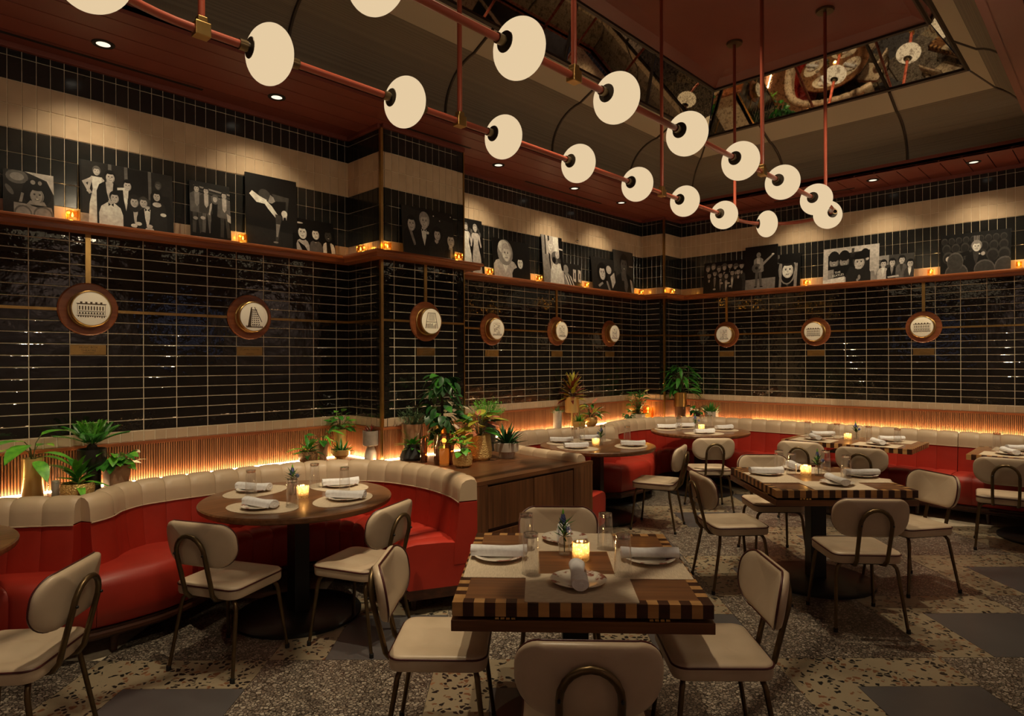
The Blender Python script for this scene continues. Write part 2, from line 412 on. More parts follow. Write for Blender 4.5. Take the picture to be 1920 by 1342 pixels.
DROWS = [(Z_BASE + Q * k, Z_BASE + Q * (k + 1), M['tile_dark']) for k in range(17)] + [(Z_BASE + Q * 17, Z_SH0 + .03, M['tile_dark'])]
CR = [(Z_BASE - Q, Z_BASE, M['tile_cream'])]
zz = [2.59] + [2.691 + .1537 * k for k in range(7)] + [3.66]
UROWS = [(zz[i], zz[i + 1], M['tile_cream' if i in (0, 4, 5) else 'tile_stack']) for i in range(8)]
Z_SL0, Z_SL1 = .80, 1.056
def arange(a, p, L):
    a = a % p; out = []
    while a < L: out.append(a); a += p
    return out
SLP = .0166
slat_me = MB().box(-.0052, -.014, 0, .0052, 0, Z_SL1 - Z_SL0).mesh('slat', M['slat'])
def dress(w, org, d, n, L, mx, mp, cap, slats=True, ux0=0.0, gapcol=.0045, skip=None):
    """all the cladding of one stretch of wall: slats, trim, border, dark field, shelf, stacked bands"""
    org = Vector(org); d = Vector(d); n = Vector(n)
    tiles(w, org, d, n, L, 'wall_tile', arange(mx, mp, L), DROWS, cap, skip=skip)
    tiles(w, org, d, n, L, 'border_tile', arange(mx, mp / 3, L), CR, cap)
    tiles(w, org, d, n, L, 'stacked_tile', arange(ux0, .0763, L), UROWS, cap, .0035, .002)
    k = int(L / SLP); b = MB()
    ang = math.atan2(-n.x, n.y) + PI
    for i in range(k):
        p = org + d * (SLP * (i + .5)); 
        if slats:
            o = link('slat', slat_me, w, (p.x, p.y, Z_SL0), ang)
        else:
            T = Matrix.Translation((p.x, p.y, Z_SL0)) @ Matrix.Rotation(ang, 4, 'Z')
            b.box(-.0052, -.014, 0, .0052, 0, Z_SL1 - Z_SL0, 0, T)
    if not slats: tag(b.build('slats', M['slat'], w), kind='stuff')
    def bar(nm, z0, z1, out, m, ext=0, x0=0, x1=None):
        b = MB(); a = org + d * (x0 - ext); c = org + d * ((L if x1 is None else x1) + ext)
        P = [a, c, c + n * out, a + n * out]
        if (P[1] - P[0]).cross(P[2] - P[1]).z < 0: P.reverse()
        b.prism([(p.x, p.y) for p in P], z0, z1); return b.build(nm, m, w, bevel=.004 if out > .03 else .0015)
    xw = abs(d.x) > .5
    b = MB(); b2 = MB()
    bar('slat_backing', Z_SL0 - .02, Z_SL1, .002, M['wood_dark'])
    bar('trim_rail', Z_SL1, Z_BASE - Q, .016, M['shelf_x' if xw else 'shelf_y'])
    bar('brass_band', 2.0056 - .010, 2.0056 + .010, .011, M['brass'])
    bar('crown_trim', 3.655, ZS + .02, .035, M['red_paint'])
    # shelf with a rounded nose, mitred by its neighbours
    return bar
# long wall, near stretch
wl = wall('wall_left', (UB, V, 0), (1, 0, 0), (0, -1, 0), CU - UB)
X0 = .30
barA = dress(wl, (X0, V, 0), (1, 0, 0), (0, -1, 0), CU - X0, .8145 - X0, .2241, 300, True, .707 - X0,
             skip=lambda x, z: False)
pl_ = MB(); pl_.box(UB, V - .008, Z_BASE, X0, V, Z_SH0); pl_.build('plain_tile_run', M['tile_dark'], wl)
pl_ = MB(); pl_.box(UB, V - .008, Z_SH1, X0, V, 3.66); pl_.build('plain_stack_run', M['tile_stack'], wl)
# column
wc1 = wall('wall_column_side', (CU, V, 0), (0, -1, 0), (-1, 0, 0), V - CV, .08)
dress(wc1, (CU, V, 0), (0, -1, 0), (-1, 0, 0), V - CV, V - 5.021, .237, 300, True, .02)
wc2 = wall('wall_column_front', (CU, CV, 0), (1, 0, 0), (0, -1, 0), CW - CU, .08)
dress(wc2, (CU, CV, 0), (1, 0, 0), (0, -1, 0), CW - CU, 3.316 - CU, .2268, 300, True, .03)
wc3 = wall('wall_column_far', (CW, CV, 0), (0, 1, 0), (1, 0, 0), V - CV, .08)
# long wall, far stretch
w2 = wall('wall_middle', (CW - .3, V, 0), (1, 0, 0), (0, -1, 0), KU - CW + .7)
dress(w2, (CW, V, 0), (1, 0, 0), (0, -1, 0), KU - CW, 4.6595 - CW, .2241, 300, False, .01)
wk1 = wall('wall_corner_side', (KU, V, 0), (0, -1, 0), (-1, 0, 0), V - KV, .08)
dress(wk1, (KU, V, 0), (0, -1, 0), (-1, 0, 0), V - KV, .085, .2241, 300, False, .02)
wk2 = wall('wall_corner_front', (KU, KV, 0), (1, 0, 0), (0, -1, 0), U - KU, .08)
dress(wk2, (KU, KV, 0), (1, 0, 0), (0, -1, 0), U - KU, .12, .2241, 300, False, .03)
# end wall
wr = wall('wall_right', (U, V, 0), (0, -1, 0), (-1, 0, 0), V - VB)
BL = KV + .4
dress(wr, (U, KV, 0), (0, -1, 0), (-1, 0, 0), BL, KV - 4.655, .2362, 300, False, .02)
pl_ = MB(); pl_.box(U - .008, VB, Z_BASE, U, KV - BL, Z_SH0); pl_.build('plain_tile_run', M['tile_dark'], wr)
pl_ = MB(); pl_.box(U - .008, VB, Z_SH1, U, KV - BL, 3.66); pl_.build('plain_stack_run', M['tile_stack'], wr)
# brass corner angles of the two columns
for i, (x, y, zt) in enumerate(((CU, CV, 3.66), (CW, CV, 3.66), (KU, KV, 3.66))):
    b = MB(); s = -1 if i != 1 else 1
    b.box(min(x, x + s * .012), y - .012, Z_SL0, max(x, x + s * .012) + (.014 if s < 0 else 0), y + .014, zt)
    struct(b.build('trim_%d' % (i + 1), M['brass']))
# photo shelf: one continuous nosed board following the walls
shelf_path = [(-.6, V), (CU, V), (CU, CV), (CW, CV), (CW, V), (KU, V), (KU, KV), (U, KV), (U, -.6)]
SD = .145
def off_path(path, dd, right=True):
    out = []
    for i, p in enumerate(path):
        a = Vector(path[max(i - 1, 0)]); b = Vector(path[min(i + 1, len(path) - 1)]); p = Vector(p)
        d0 = (p - a).normalized() if i else (b - p).normalized(); d1 = (b - p).normalized() if i < len(path) - 1 else d0
        n0 = Vector((d0.y, -d0.x)); n1 = Vector((d1.y, -d1.x)); nn = n0 + n1
        q = nn / max(.2, nn.dot(n0)) if nn.length > 1e-6 else n0
        out.append(p + q * dd)
    return out
prof = [(0, Z_SH1), (SD - .012, Z_SH1), (SD - .003, Z_SH1 - .006), (SD, Z_SH1 - .018), (SD - .004, Z_SH1 - .030), (SD - .022, Z_SH1 - .034), (SD - .024, Z_SH0), (0, Z_SH0)]
rows_ = [[(q.x, q.y, z) for q in off_path(shelf_path, dd)] for dd, z in prof]
for s in range(len(shelf_path) - 1):
    b = MB(); k = len(prof)
    for i in range(k): 
        A, B = rows_[i], rows_[(i + 1) % k]
        b.face([A[s], A[s + 1], B[s + 1], B[s]])
    b.face([rows_[i][s] for i in range(k)]); b.face([rows_[i][s + 1] for i in range(k)][::-1])
    bpar = (wl, wc1, wc2, wc3, w2, wk1, wk2, wr)[s]
    b.build('photo_shelf', M['shelf_x' if s % 2 == 0 and s < 7 else 'shelf_y'], bpar, smooth=30)
# upright brass strips over every second medallion
for w, x, y, nx, ny in ((wl, 1.144, V, 0, -1), (wc2, 3.657, CV, 0, -1), (w2, 6.134, V, 0, -1), (wr, U, 4.063, -1, 0), (wr, U, 1.698, -1, 0)):
    b = MB(); hw = .016
    if ny: b.box(x - hw, y - .012, 2.15, x + hw, y, Z_SH0 + .01)
    else: b.box(x - .012, y - hw, 2.15, x, y + hw, Z_SH0 + .01)
    b.build('brass_strip', M['brass'], w)

M['dusk'] = emitter('dusk_window', (.62, .60, .85), .5)
M['plaster'] = noisy('warm_plaster', lin((214, 196, 182)), lin((200, 182, 168)), 3, .8).mat
# walls behind the camera, with street windows at dusk
wb = MB(); wb.box(UB - .1, VB - .1, -.1, U + .1, VB, 5.0); wb = struct(wb.build('wall_back', M['plaster']))
ws = MB(); ws.box(UB - .1, VB, -.1, UB, V + .1, 5.0); ws = struct(ws.build('wall_side', M['plaster']))
for i, (x0, y0, x1, y1) in enumerate(((4.0, VB + .01, 5.2, VB + .03), (UB + .01, 3.2, UB + .03, 4.4))):
    b = MB(); b.box(x0, y0, 1.95, x1, y1, 2.75); w = struct(b.build('window_%d' % (i + 1), M['dusk']))
    b = MB(); g = .05
    if i == 0:
        for x in (x0, (x0 * 2 + x1) / 3, (x0 + x1 * 2) / 3, x1): b.box(x - g, y1, 1.9, x + g, y1 + .05, 2.8)
        for z in (1.95, 2.35, 2.75): b.box(x0, y1, z - g, x1, y1 + .05, z + g)
    else:
        for y in (y0, (y0 * 2 + y1) / 3, (y0 + y1 * 2) / 3, y1): b.box(x1, y - g, 1.9, x1 + .05, y + g, 2.8)
        for z in (1.95, 2.35, 2.75): b.box(x1, y0, z - g, x1 + .05, y1, z + g)
    b.build('window_frame', M['black_metal'], w)

# ---------------------------------------------------------------- ceiling
VI, UI, VJ, UJ = 4.22, 7.84, .63, -1.6     # edges of the raised tray
ceil = MB(); ceil.box(UB, VB, 4.95, U + .1, V + .1, 5.05); ceil = struct(ceil.build('ceiling', M['red_paint']))
BW = .2
def boards(x0, y0, x1, y1):
    y = y1
    while y > y0 + .01:
        ya = max(y - BW, y0); b = MB(); b.box(x0, ya + .004, ZS, x1, y - .004, ZS + .02)
        b.build('soffit_board', M['red_paint'], ceil, bevel=.002); y = ya
boards(UB, VI, U, V); boards(UI, VJ, U, VI); boards(UB, VB, U, VJ); boards(UB, VJ, UJ, VI)
b = MB()
for x0, y0, x1, y1 in ((UB, VI, U, V), (UI, VJ, U, VI), (UB, VB, U, VJ), (UB, VJ, UJ, VI)): b.box(x0, y0, ZS + .02, x1, y1, ZS + .05)
b.build('soffit_backing', M['black'], ceil)
# fascia round the tray, cove, mirror band, upper ceiling
ZF, ZC, ZM0, ZM1 = 3.775, 4.17, 4.30, 4.72
def ring(z, x0, y0, x1, y1): return [(x0, y0, z), (x1, y0, z), (x1, y1, z), (x0, y1, z)]
MU, MV0, MV1, MUL = 7.11, 1.06, 3.61, -.9
TU, TV0, TV1, TUL = 6.86, 1.31, 3.40, -.65
def side_strip(nm, A, B, m, k):
    b = MB(); i = k; j = (k + 1) % 4; b.face([A[i], A[j], B[j], B[i]]); return b.build(nm, m, ceil)
F0 = ring(ZS - .005, UJ, VJ, UI, VI); F1 = ring(ZF, UJ, VJ, UI, VI)
for k in range(4):
    b = MB(); i, j = k, (k + 1) % 4
    o_ = .045; G = ring(ZS - .005, UJ - o_, VJ - o_, UI + o_, VI + o_)
    b.face([F0[i], F0[j], F1[j], F1[i]]); b.face([G[i], G[j], F0[j], F0[i]]); b.build('fascia', M['red_paint'], ceil)
NA = 9
def cove_ring(t):
    # t 0..1: rises, then bends inwards
    a = t * PI / 2 * .92; fx = (1 - math.cos(a)) / (1 - math.cos(PI / 2 * .92)); fz = math.sin(a) / math.sin(PI / 2 * .92)
    g = .60
    x0 = UJ + (MUL - UJ) * fx * g; x1 = UI + (MU - UI) * fx * g; y0 = VJ + (MV0 - VJ) * fx * g; y1 = VI + (MV1 - VI) * fx * g
    return ring(ZF + (ZC - ZF) * fz, x0, y0, x1, y1)
CRs = [cove_ring(i / NA) for i in range(NA + 1)]
MB0 = ring(ZM0 - .015, MUL - .02, MV0 - .02, MU + .02, MV1 + .02)
for k in range(4):
    b = MB(); i, j = k, (k + 1) % 4
    for q in range(NA): b.face([CRs[q][i], CRs[q][j], CRs[q + 1][j], CRs[q + 1][i]])
    b.build('cove_panel', M['cove'], ceil, smooth=40)
    b = MB(); b.face([CRs[NA][i], CRs[NA][j], MB0[j], MB0[i]]); b.build('cove_band', M['cove_band'], ceil)
# ribs over the cove
def rib(axis, val, side):
    pts = []
    for q in range(NA + 1):
        c = CRs[q]
        if axis == 'x': pts.append((val, c[2][1] if side > 0 else c[0][1], c[0][2]))
        else: pts.append((c[2][0], val, c[0][2]))
    c = MB0
    pts.append((val, c[2][1] if side > 0 else c[0][1], c[0][2]) if axis == 'x' else (c[2][0], val, c[0][2]))
    cx = Vector(((UI + UJ) / 2, (VI + VJ) / 2, 3.4)); 
    b = MB(); b.tube(pts, .014, 6); b.build('cove_rib', M['trim_dark'], ceil)
for x in (.7, 2.13, 3.56, 4.97, 6.37): rib('x', x, 1); rib('x', x, -1)
for y in (1.70, 2.99): rib('y', y, 1)
for i, j in ((2, 2), (1, 1)):
    b = MB(); b.tube([CRs[q][i] for q in range(NA + 1)] + [MB0[i]], .012, 6); b.build('cove_rib', M['trim_dark'], ceil)
# mirror band: separate panes with dark bars between
def pane(a0, a1, b0, b1):
    b = MB(); n = (Vector(a1) - Vector(a0)).cross(Vector(b0) - Vector(a0)).normalized() * .006
    vs = [Vector(p) for p in (a0, a1, b1, b0)]; vs += [p + n for p in vs]
    b.add(vs, [(0, 1, 2, 3), (7, 6, 5, 4), (0, 4, 5, 1), (1, 5, 6, 2), (2, 6, 7, 3), (3, 7, 4, 0)]); return b.build('mirror_pane', M['mirror'], ceil)
def lerp(a, b, t): return tuple(x + (y - x) * t for x, y in zip(a, b))
A_, B_ = ring(ZM0, MUL, MV0, MU, MV1), ring(ZM1, TUL, TV0, TU, TV1)
for k, n in ((0, 6), (1, 2), (2, 6), (3, 2)):
    i, j = k, (k + 1) % 4
    for q in range(n):
        t0, t1 = q / n + .002, (q + 1) / n - .002
        if k == 1: t0, t1 = ((0.002, .248), (.252, .998))[q]
        pane(lerp(A_[i], A_[j], t0), lerp(A_[i], A_[j], t1), lerp(B_[i], B_[j], t0), lerp(B_[i], B_[j], t1))
        if q:
            b = MB(); b.tube([lerp(A_[i], A_[j], t0), lerp(B_[i], B_[j], t0)], .016, 6); b.build('mirror_bar', M['trim_dark'], ceil)
for R_, z in ((A_, 0), (B_, 0)):
    b = MB()
    for k in range(4): b.tube([R_[k], R_[(k + 1) % 4]], .022, 6)
    b.build('mirror_frame', M['trim_dark'], ceil)
C1 = ring(4.80, TUL + .25, TV0 + .25, TU - .25, TV1 - .25); 
ZT = 4.80
for k in range(4):
    b = MB(); i, j = k, (k + 1) % 4
    mid = [lerp(B_[q], C1[q], .45) for q in range(4)]; mid = [(p[0], p[1], p[2] + .03) for p in mid]
    b.face([B_[i], B_[j], mid[j], mid[i]]); b.face([mid[i], mid[j], C1[j], C1[i]]); b.build('upper_cove', M['red_paint'], ceil, smooth=60)
b = MB(); b.face(C1); b.build('upper_ceiling', M['red_paint'], ceil)
# air slots in the soffit
for x0, x1, y in ((-.4, 1.85, 5.0), (5.35, 6.8, 4.94), (3.3, 4.15, 4.55)):
    b = MB(); b.box(x0, y - .012, ZS - .004, x1, y + .012, ZS + .001); b.build('air_slot', M['black'], ceil)
b = MB(); b.box(8.30, 2.35, ZS - .004, 8.325, 3.3, ZS + .001); b.build('air_slot', M['black'], ceil)

# downlights -------------------------------------------------------
def spot(parent, loc, aim, watts, size=62, blend=.5, col=WARM, r=.03):
    ld = bpy.data.lights.new('spot', 'SPOT'); ld.energy = watts * SPOT_W; ld.spot_size = math.radians(size); ld.spot_blend = blend; ld.color = col; ld.shadow_soft_size = r
    o = bpy.data.objects.new('spot_lamp', ld); COL.objects.link(o)
    d = Vector(aim) - Vector(loc); o.rotation_euler = d.to_track_quat('-Z', 'Y').to_euler()
    o.location = Vector(loc) - parent.location; o.parent = parent
    return o
can_ring = MB().lathe([(.040, -.002), (.062, -.004), (.066, .0), (.066, .004), (.040, .004)], 24).mesh('trim_ring', M['black'], 40)
can_lens = MB().lathe([(0, .001), (.042, .001), (.042, .003), (0, .003)], 20).mesh('lens', M['can'])
def downlight(x, y, z, aim, watts, label, size=62, group=None, blend=.5, col=WARM, r=.03):
    t = thing('recessed_downlight', label, 'downlight', (x, y, z - .003), 0, group)
    link('trim_ring', can_ring, t); link('lens', can_lens, t)
    spot(t, (x, y, z - .02), aim, watts, size, blend, col, r)
names = ['leftmost', 'second', 'third', 'fourth', 'fifth']
for i, (x, w) in enumerate(((1.14, 48), (2.30, 48), (4.71, 48), (5.98, 48), (6.95, 48))):
    downlight(x, 4.73, ZS, (x, 5.10, 1.2), w, '%s round recessed downlight in the soffit over the long tiled wall' % names[i], 105, blend=1)
for i, (y, w) in enumerate(((3.05, 48), (2.10, 48), (1.16, 48), (.2, 48))):
    downlight(8.10, y, ZS, (8.5, y, 1.2), w, ('downlight over the end wall nearest the corner column', 'downlight over the end wall above the cropped group print', 'downlight over the end wall above the cinema seats print', 'downlight over the end wall outside the frame')[i], 105, blend=1)
# added, unseen spots that brighten the seating: in the upper ceiling and near soffit
for i, (x, y, ax, ay, w, sz) in enumerate(((1.2, 2.36, 1.4, 3.9, 330, 58), (2.3, 2.36, 2.1, 1.9, 260, 52), (3.3, 2.36, 3.55, 4.1, 520, 46), (4.3, 2.36, 4.6, 1.7, 230, 58), (5.2, 2.36, 5.7, 4.0, 330, 62), (5.5, 1.75, 6.0, 1.6, 260, 66), (4.8, 2.95, 7.9, 3.5, 420, 44))):
    downlight(x, y, 4.80, (ax, ay, 0), w, ('added fill spot in the raised ceiling aimed at the left booth', 'added fill spot in the raised ceiling over the nearest square table', 'added fill spot in the raised ceiling aimed at the console', 'added fill spot in the raised ceiling over the middle aisle', 'added fill spot in the raised ceiling aimed at the middle booth', 'added fill spot in the raised ceiling over the far square table', 'added fill spot in the raised ceiling aimed at the corner booth')[i], sz, blend=.7)
for i, (x, y, ax, ay, w) in enumerate(((.6, .25, .9, 3.9, 120), (2.4, .1, 2.2, 2.0, 45), (4.6, .1, 4.9, 2.0, 45), (6.4, .2, 8.0, 2.0, 380))):
    downlight(x, y, ZS, (ax, ay, .4), w, ('added fill spot in the near soffit aimed at the left bench', 'added fill spot in the near soffit aimed at the nearest table', 'added fill spot in the near soffit aimed at the far square table', 'added fill spot in the near soffit aimed at the end bench')[i], 60, blend=1, r=.2)
for i, (x, y, ax, ay) in enumerate(((.6, -2.5, .6, -3.2), (2.6, -2.5, 2.6, -3.2), (6.4, -2.5, 6.4, -3.2), (-2.5, -1.2, -3.2, -1.2), (-2.5, 1.6, -3.2, 1.6))):  # added washers behind the camera; their bounce off the plaster fills the room
    downlight(x, y, ZS, (ax, ay, 1.2), 95, 'added wall washing fill light behind the camera, %s' % ('first along the back wall', 'second along the back wall', 'third along the back wall', 'first along the side wall', 'second along the side wall')[i], 110, blend=1, col=(1, .84, .76))

for i, (x, y, ax, ay, az, w) in enumerate(((.5, .2, .9, V, 2.25, 105), (2.2, .2, 2.6, V, 2.25, 105), (4.2, .2, 4.9, V, 2.25, 125), (5.9, .2, 6.9, V, 2.25, 125), (3.9, .2, U, 3.6, 2.25, 150), (5.2, .2, U, 1.6, 2.25, 105))):  # unseen floods, added to spread even light over the tiled walls
    downlight(x, y, ZS, (ax, ay, az), w, ('added fill flood in the near soffit aimed at the leftmost prints', 'added fill flood in the near soffit aimed at the dancer print', 'added fill flood in the near soffit aimed past the column', 'added fill flood in the near soffit aimed at the corner', 'added fill flood in the near soffit aimed at the guitarist print', 'added fill flood in the near soffit aimed at the theatre seats print')[i], 62, blend=1, r=.2)

# ---------------------------------------------------------------- globe chandelier
ZL = 3.05
ch = thing('globe_chandelier', 'long racetrack chandelier of red pipe strung with glowing opal globes', 'chandelier', (3.6, 2.395, ZL))
def loop(n=24):
    P = []
    xr, xl, b_, a_ = 6.2 - 3.6, 1.0 - 3.6, .425, .52
    P += [(xl + (xr - xl) * i / 20, b_, 0) for i in range(21)]
    P += [(xr + a_ * math.sin(PI * i / n), b_ * math.cos(PI * i / n), 0) for i in range(1, n)]
    P += [(xr + (xl - xr) * i / 20, -b_, 0) for i in range(21)]
    P += [(xl - a_ * math.sin(PI * i / n), -b_ * math.cos(PI * i / n), 0) for i in range(1, n)]
    return P
MB().tube(loop(), .0175, 10, closed=True).build('pipe', M['red_pipe'], ch, smooth=60)
globe_me = MB().ball((0, 0, 0), .135, 36, 24, sc=(.72, 1, 1)).mesh('globe', M['globe'], 80)
collar_me = MB().lathe([(0, -.016), (.020, -.016), (.020, -.006), (.046, -.004), (.050, .004), (.044, .012), (0, .012)], 24).mesh('collar', M['trim_dark'], 40)
nub_me = MB().lathe([(.018, -.05), (.024, -.05), (.024, -.015), (.018, -.015)], 16).mesh('ferrule', M['bronze'], 40)
def globe(x, y, tx, ty):
    a = math.atan2(ty, tx)
    g = link('globe', globe_me, ch, (x - 3.6, y - 2.395, 0), a)
    for s in (-1, 1):
        d = Vector((s, 0, 0))
        R = Vector((-d.x, -d.y, 0)).to_track_quat('Z', 'Y').to_matrix().to_4x4()
        for nm, me in (('collar', collar_me), ('ferrule', nub_me)):
            c = link(nm, me, g); c.matrix_local = Matrix.Translation(d * .090) @ R
for k in range(7): globe(5.88 - .757 * k, 2.82, 1, 0); globe(5.88 - .757 * k, 1.97, 1, 0)
for x, y, tx, ty in ((6.58, 2.69, .62, -.6), (6.58, 2.10, -.62, -.6), (.62, 2.69, .62, .6), (.62, 2.10, -.62, .6)): globe(x, y, tx, ty)
for x in (1.04, 2.49, 4.74, 6.12):
    for y in (2.82, 1.97):
        L0 = (x - 3.6, y - 2.395)
        MB().tube([(*L0, .0), (*L0, ZT - ZL - .01)], .0145, 10).build('stem', M['red_pipe'], ch, smooth=60)
        b = MB(); b.box(L0[0] - .032, L0[1] - .026, -.03, L0[0] + .032, L0[1] + .026, .03); b.box(L0[0] - .02, L0[1] - .02, .03, L0[0] + .02, L0[1] + .02, .055); b.build('bracket', M['brass'], ch, bevel=.004)
        MB().lathe([(0, 0), (.072, 0), (.078, .012), (.078, .022), (0, .022)], 24, Matrix.Translation((*L0, ZT - ZL - .022))).build('canopy', M['bronze'], ch, smooth=40)

# ---------------------------------------------------------------- banquettes
ZTOP = .865
BP = [(-.055, .715), (-.055, .83), (-.040, .858), (-.010, ZTOP), (.030, .858), (.060, .835), (.072, .79), (.074, .715)]     # cream bolster
RP = [(-.055, .30), (-.055, .715), (.072, .715), (.082, .60), (.112, .40), (.112, .30)]                                    # red back
def resample(P, step):
    D = [0]
    for a, b in zip(P, P[1:]): D.append(D[-1] + (b - a).length)
    n = max(1, round(D[-1] / step)); return n, D[-1]
def pt(P, D, s):
    import bisect
    i = min(max(bisect.bisect_right(D, s) - 1, 0), len(P) - 2); t = (s - D[i]) / max(1e-9, D[i + 1] - D[i]); p = P[i].lerp(P[i + 1], t)
    d = (P[i + 1] - P[i]).normalized(); return p, d
def cum(P):
    D = [0]
    for a, b in zip(P, P[1:]): D.append(D[-1] + (b - a).length)
    return D
ALL_RIDGE = {}
def banquette(name, label, ridge, front, plain=None, pitch=.168, group=None):
    R = catmull([(*p, 0) for p in ridge], 12); F = catmull([(*p, 0) for p in front], 12)
    DR, DF = cum(R), cum(F); n = max(2, round(DR[-1] / pitch))
    ALL_RIDGE[name] = R
    c0 = R[len(R) // 2]; t = thing('banquette', label, 'banquette', (c0.x, c0.y, 0), 0, group); o = Vector((c0.x, c0.y, 0))
    def nrm(s):
        e_ = .03; a, _ = pt(R, DR, max(0, s - e_)); b, _ = pt(R, DR, min(DR[-1], s + e_)); d = (b - a).normalized(); return Vector((d.y, -d.x, 0))
    def panel(nm, prof, s0, s1, m, puff):
        b = MB(); K = 9; cx = sum(p[0] for p in prof) / len(prof); cz = sum(p[1] for p in prof) / len(prof); k = len(prof)
        for q in range(K):
            u_ = q / (K - 1); s = s0 + (s1 - s0) * (.004 + .992 * u_); p, _ = pt(R, DR, s); nn = nrm(s); bu = puff * (1 - abs(2 * u_ - 1) ** 5) - puff * .5
            for d, z in prof:
                dx, dz = d - cx, z - cz; l_ = math.hypot(dx, dz); d2 = d + bu * dx / l_; z2 = z + bu * dz / l_
                b.v.append(tuple(p - o + nn * d2 + Vector((0, 0, z2))))
        for q in range(K - 1):
            for i in range(k): b.f.append((q * k + i, q * k + (i + 1) % k, (q + 1) * k + (i + 1) % k, (q + 1) * k + i)); b.m.append(0)
        b.f.append(tuple(range(k - 1, -1, -1))); b.f.append(tuple((K - 1) * k + i for i in range(k))); b.m += [0, 0]
        return b.build(nm, m, t, smooth=50)
    for i in range(n):
        s0, s1 = DR[-1] * i / n, DR[-1] * (i + 1) / n
        panel('bolster_panel', BP, s0, s1, M['cream_leather'], .011); panel('back_panel', RP, s0, s1, M['red_leather'], .012)
    b = MB(); b.tube([pt(R, DR, DR[-1] * q / 60)[0] - o + nrm(DR[-1] * q / 60) * .080 + Vector((0, 0, .714)) for q in range(61)], .0045, 6); b.build('welt', M['cream_leather'], t, smooth=60)
    # seat panels between the back and the front edge
    cuts = [i / n for i in range(n + 1) if i in (0, n) or not plain or not (plain[0] < i / n < plain[1])]
    for i0, i1 in zip(cuts, cuts[1:]):
        b = MB(); K = 7 if i1 - i0 < 1.5 / n else 21; k = 10
        for q in range(K):
            u_ = q / (K - 1); f_ = i0 + (i1 - i0) * (.003 + .994 * u_); a, _ = pt(R, DR, DR[-1] * f_); c, _ = pt(F, DF, DF[-1] * f_)
            w = c - a; L_ = max(w.length, .15); w = w.normalized(); bu = .010 * (1 - abs(2 * u_ - 1) ** 5) - .005
            for d, z in ((.02, .16), (.05, .45 + bu), (L_ * .4, .462 + bu), (L_ - .10, .464 + bu), (L_ - .045, .455 + bu), (L_ - .012, .432 + bu), (L_ + bu, .395), (L_ - .006 + bu, .28), (L_ - .02, .185), (L_ - .05, .165)):
                b.v.append(tuple(a - o + w * d + Vector((0, 0, z))))
        for q in range(K - 1):
            for j in range(k): b.f.append((q * k + j, q * k + (j + 1) % k, (q + 1) * k + (j + 1) % k, (q + 1) * k + j)); b.m.append(0)
        b.f.append(tuple(range(k - 1, -1, -1))); b.f.append(tuple((K - 1) * k + j for j in range(k))); b.m += [0, 0]
        b.build('seat_panel', M['red_leather'], t, smooth=50)
    # wooden plinth with two mouldings, and feet
    b = MB(); K = 28; pr = [(0, .165), (-.035, .165), (-.035, .150), (-.018, .140), (-.018, .122), (-.05, .112), (-.05, .100), (0, .100)]
    for q in range(K):
        f_ = q / (K - 1); a, _ = pt(R, DR, DR[-1] * f_); c, _ = pt(F, DF, DF[-1] * f_); w = c - a; L_ = w.length; w = w.normalized()
        b.v.append(tuple(a - o + w * .0 + Vector((0, 0, .165))))
        for d, z in pr[1:-1]: b.v.append(tuple(a - o + w * (L_ + d) + Vector((0, 0, z))))
        b.v.append(tuple(a - o + w * .0 + Vector((0, 0, .100))))
    k = len(pr)
    for q in range(K - 1):
        for j in range(k): b.f.append((q * k + j, q * k + (j + 1) % k, (q + 1) * k + (j + 1) % k, (q + 1) * k + j)); b.m.append(0)
    b.f.append(tuple(range(k - 1, -1, -1))); b.f.append(tuple((K - 1) * k + j for j in range(k))); b.m += [0, 0]
    b.build('plinth', M['wood_dark'], t, smooth=25)
    nf = max(2, round(DF[-1] / .55))
    for q in range(nf):
        f_ = (q + .5) / nf if nf > 2 else (.08, .92)[q]; a, _ = pt(R, DR, DR[-1] * f_); c, _ = pt(F, DF, DF[-1] * f_); w = (c - a); p = a + w.normalized() * (w.length - .1) - o
        MB().lathe([(.016, 0), (.026, .10)], 12, Matrix.Translation((p.x, p.y, 0))).build('foot', M['wood_dark'], t, smooth=40)
    return t
banquette('U0', 'curved red and cream banquette at the left edge behind the cropped round table',
    [(-.62, 4.30), (-.50, 4.58), (-.25, 4.76), (.05, 4.82), (.35, 4.78), (.60, 4.69), (.775, 4.57), (.945, 4.43)],
    [(-.30, 4.12), (-.26, 4.22), (-.12, 4.34), (.08, 4.40), (.32, 4.36), (.52, 4.24), (.72, 4.13), (.95, 4.10)], (.80, 1.01))
banquette('U1a', 'left half of the curved red banquette around the nearest round table, by the cycad',
    [(.945, 4.43), (1.045, 4.49), (1.14, 4.62), (1.31, 4.73), (1.53, 4.75), (1.79, 4.74), (2.08, 4.72), (2.30, 4.69)],
    [(.95, 4.10), (1.12, 4.10), (1.30, 4.12), (1.46, 4.18), (1.62, 4.27), (1.80, 4.34), (2.03, 4.37), (2.24, 4.36)], (-.01, .38))
banquette('U1b', 'right half of the curved red banquette ending against the walnut console',
    [(2.30, 4.69), (2.58, 4.60), (2.80, 4.44), (2.94, 4.22), (3.005, 3.95), (3.01, 3.65), (2.955, 3.36), (2.875, 3.17)],
    [(2.24, 4.36), (2.42, 4.28), (2.52, 4.14), (2.58, 3.98), (2.60, 3.80), (2.58, 3.62), (2.52, 3.48), (2.46, 3.37)])
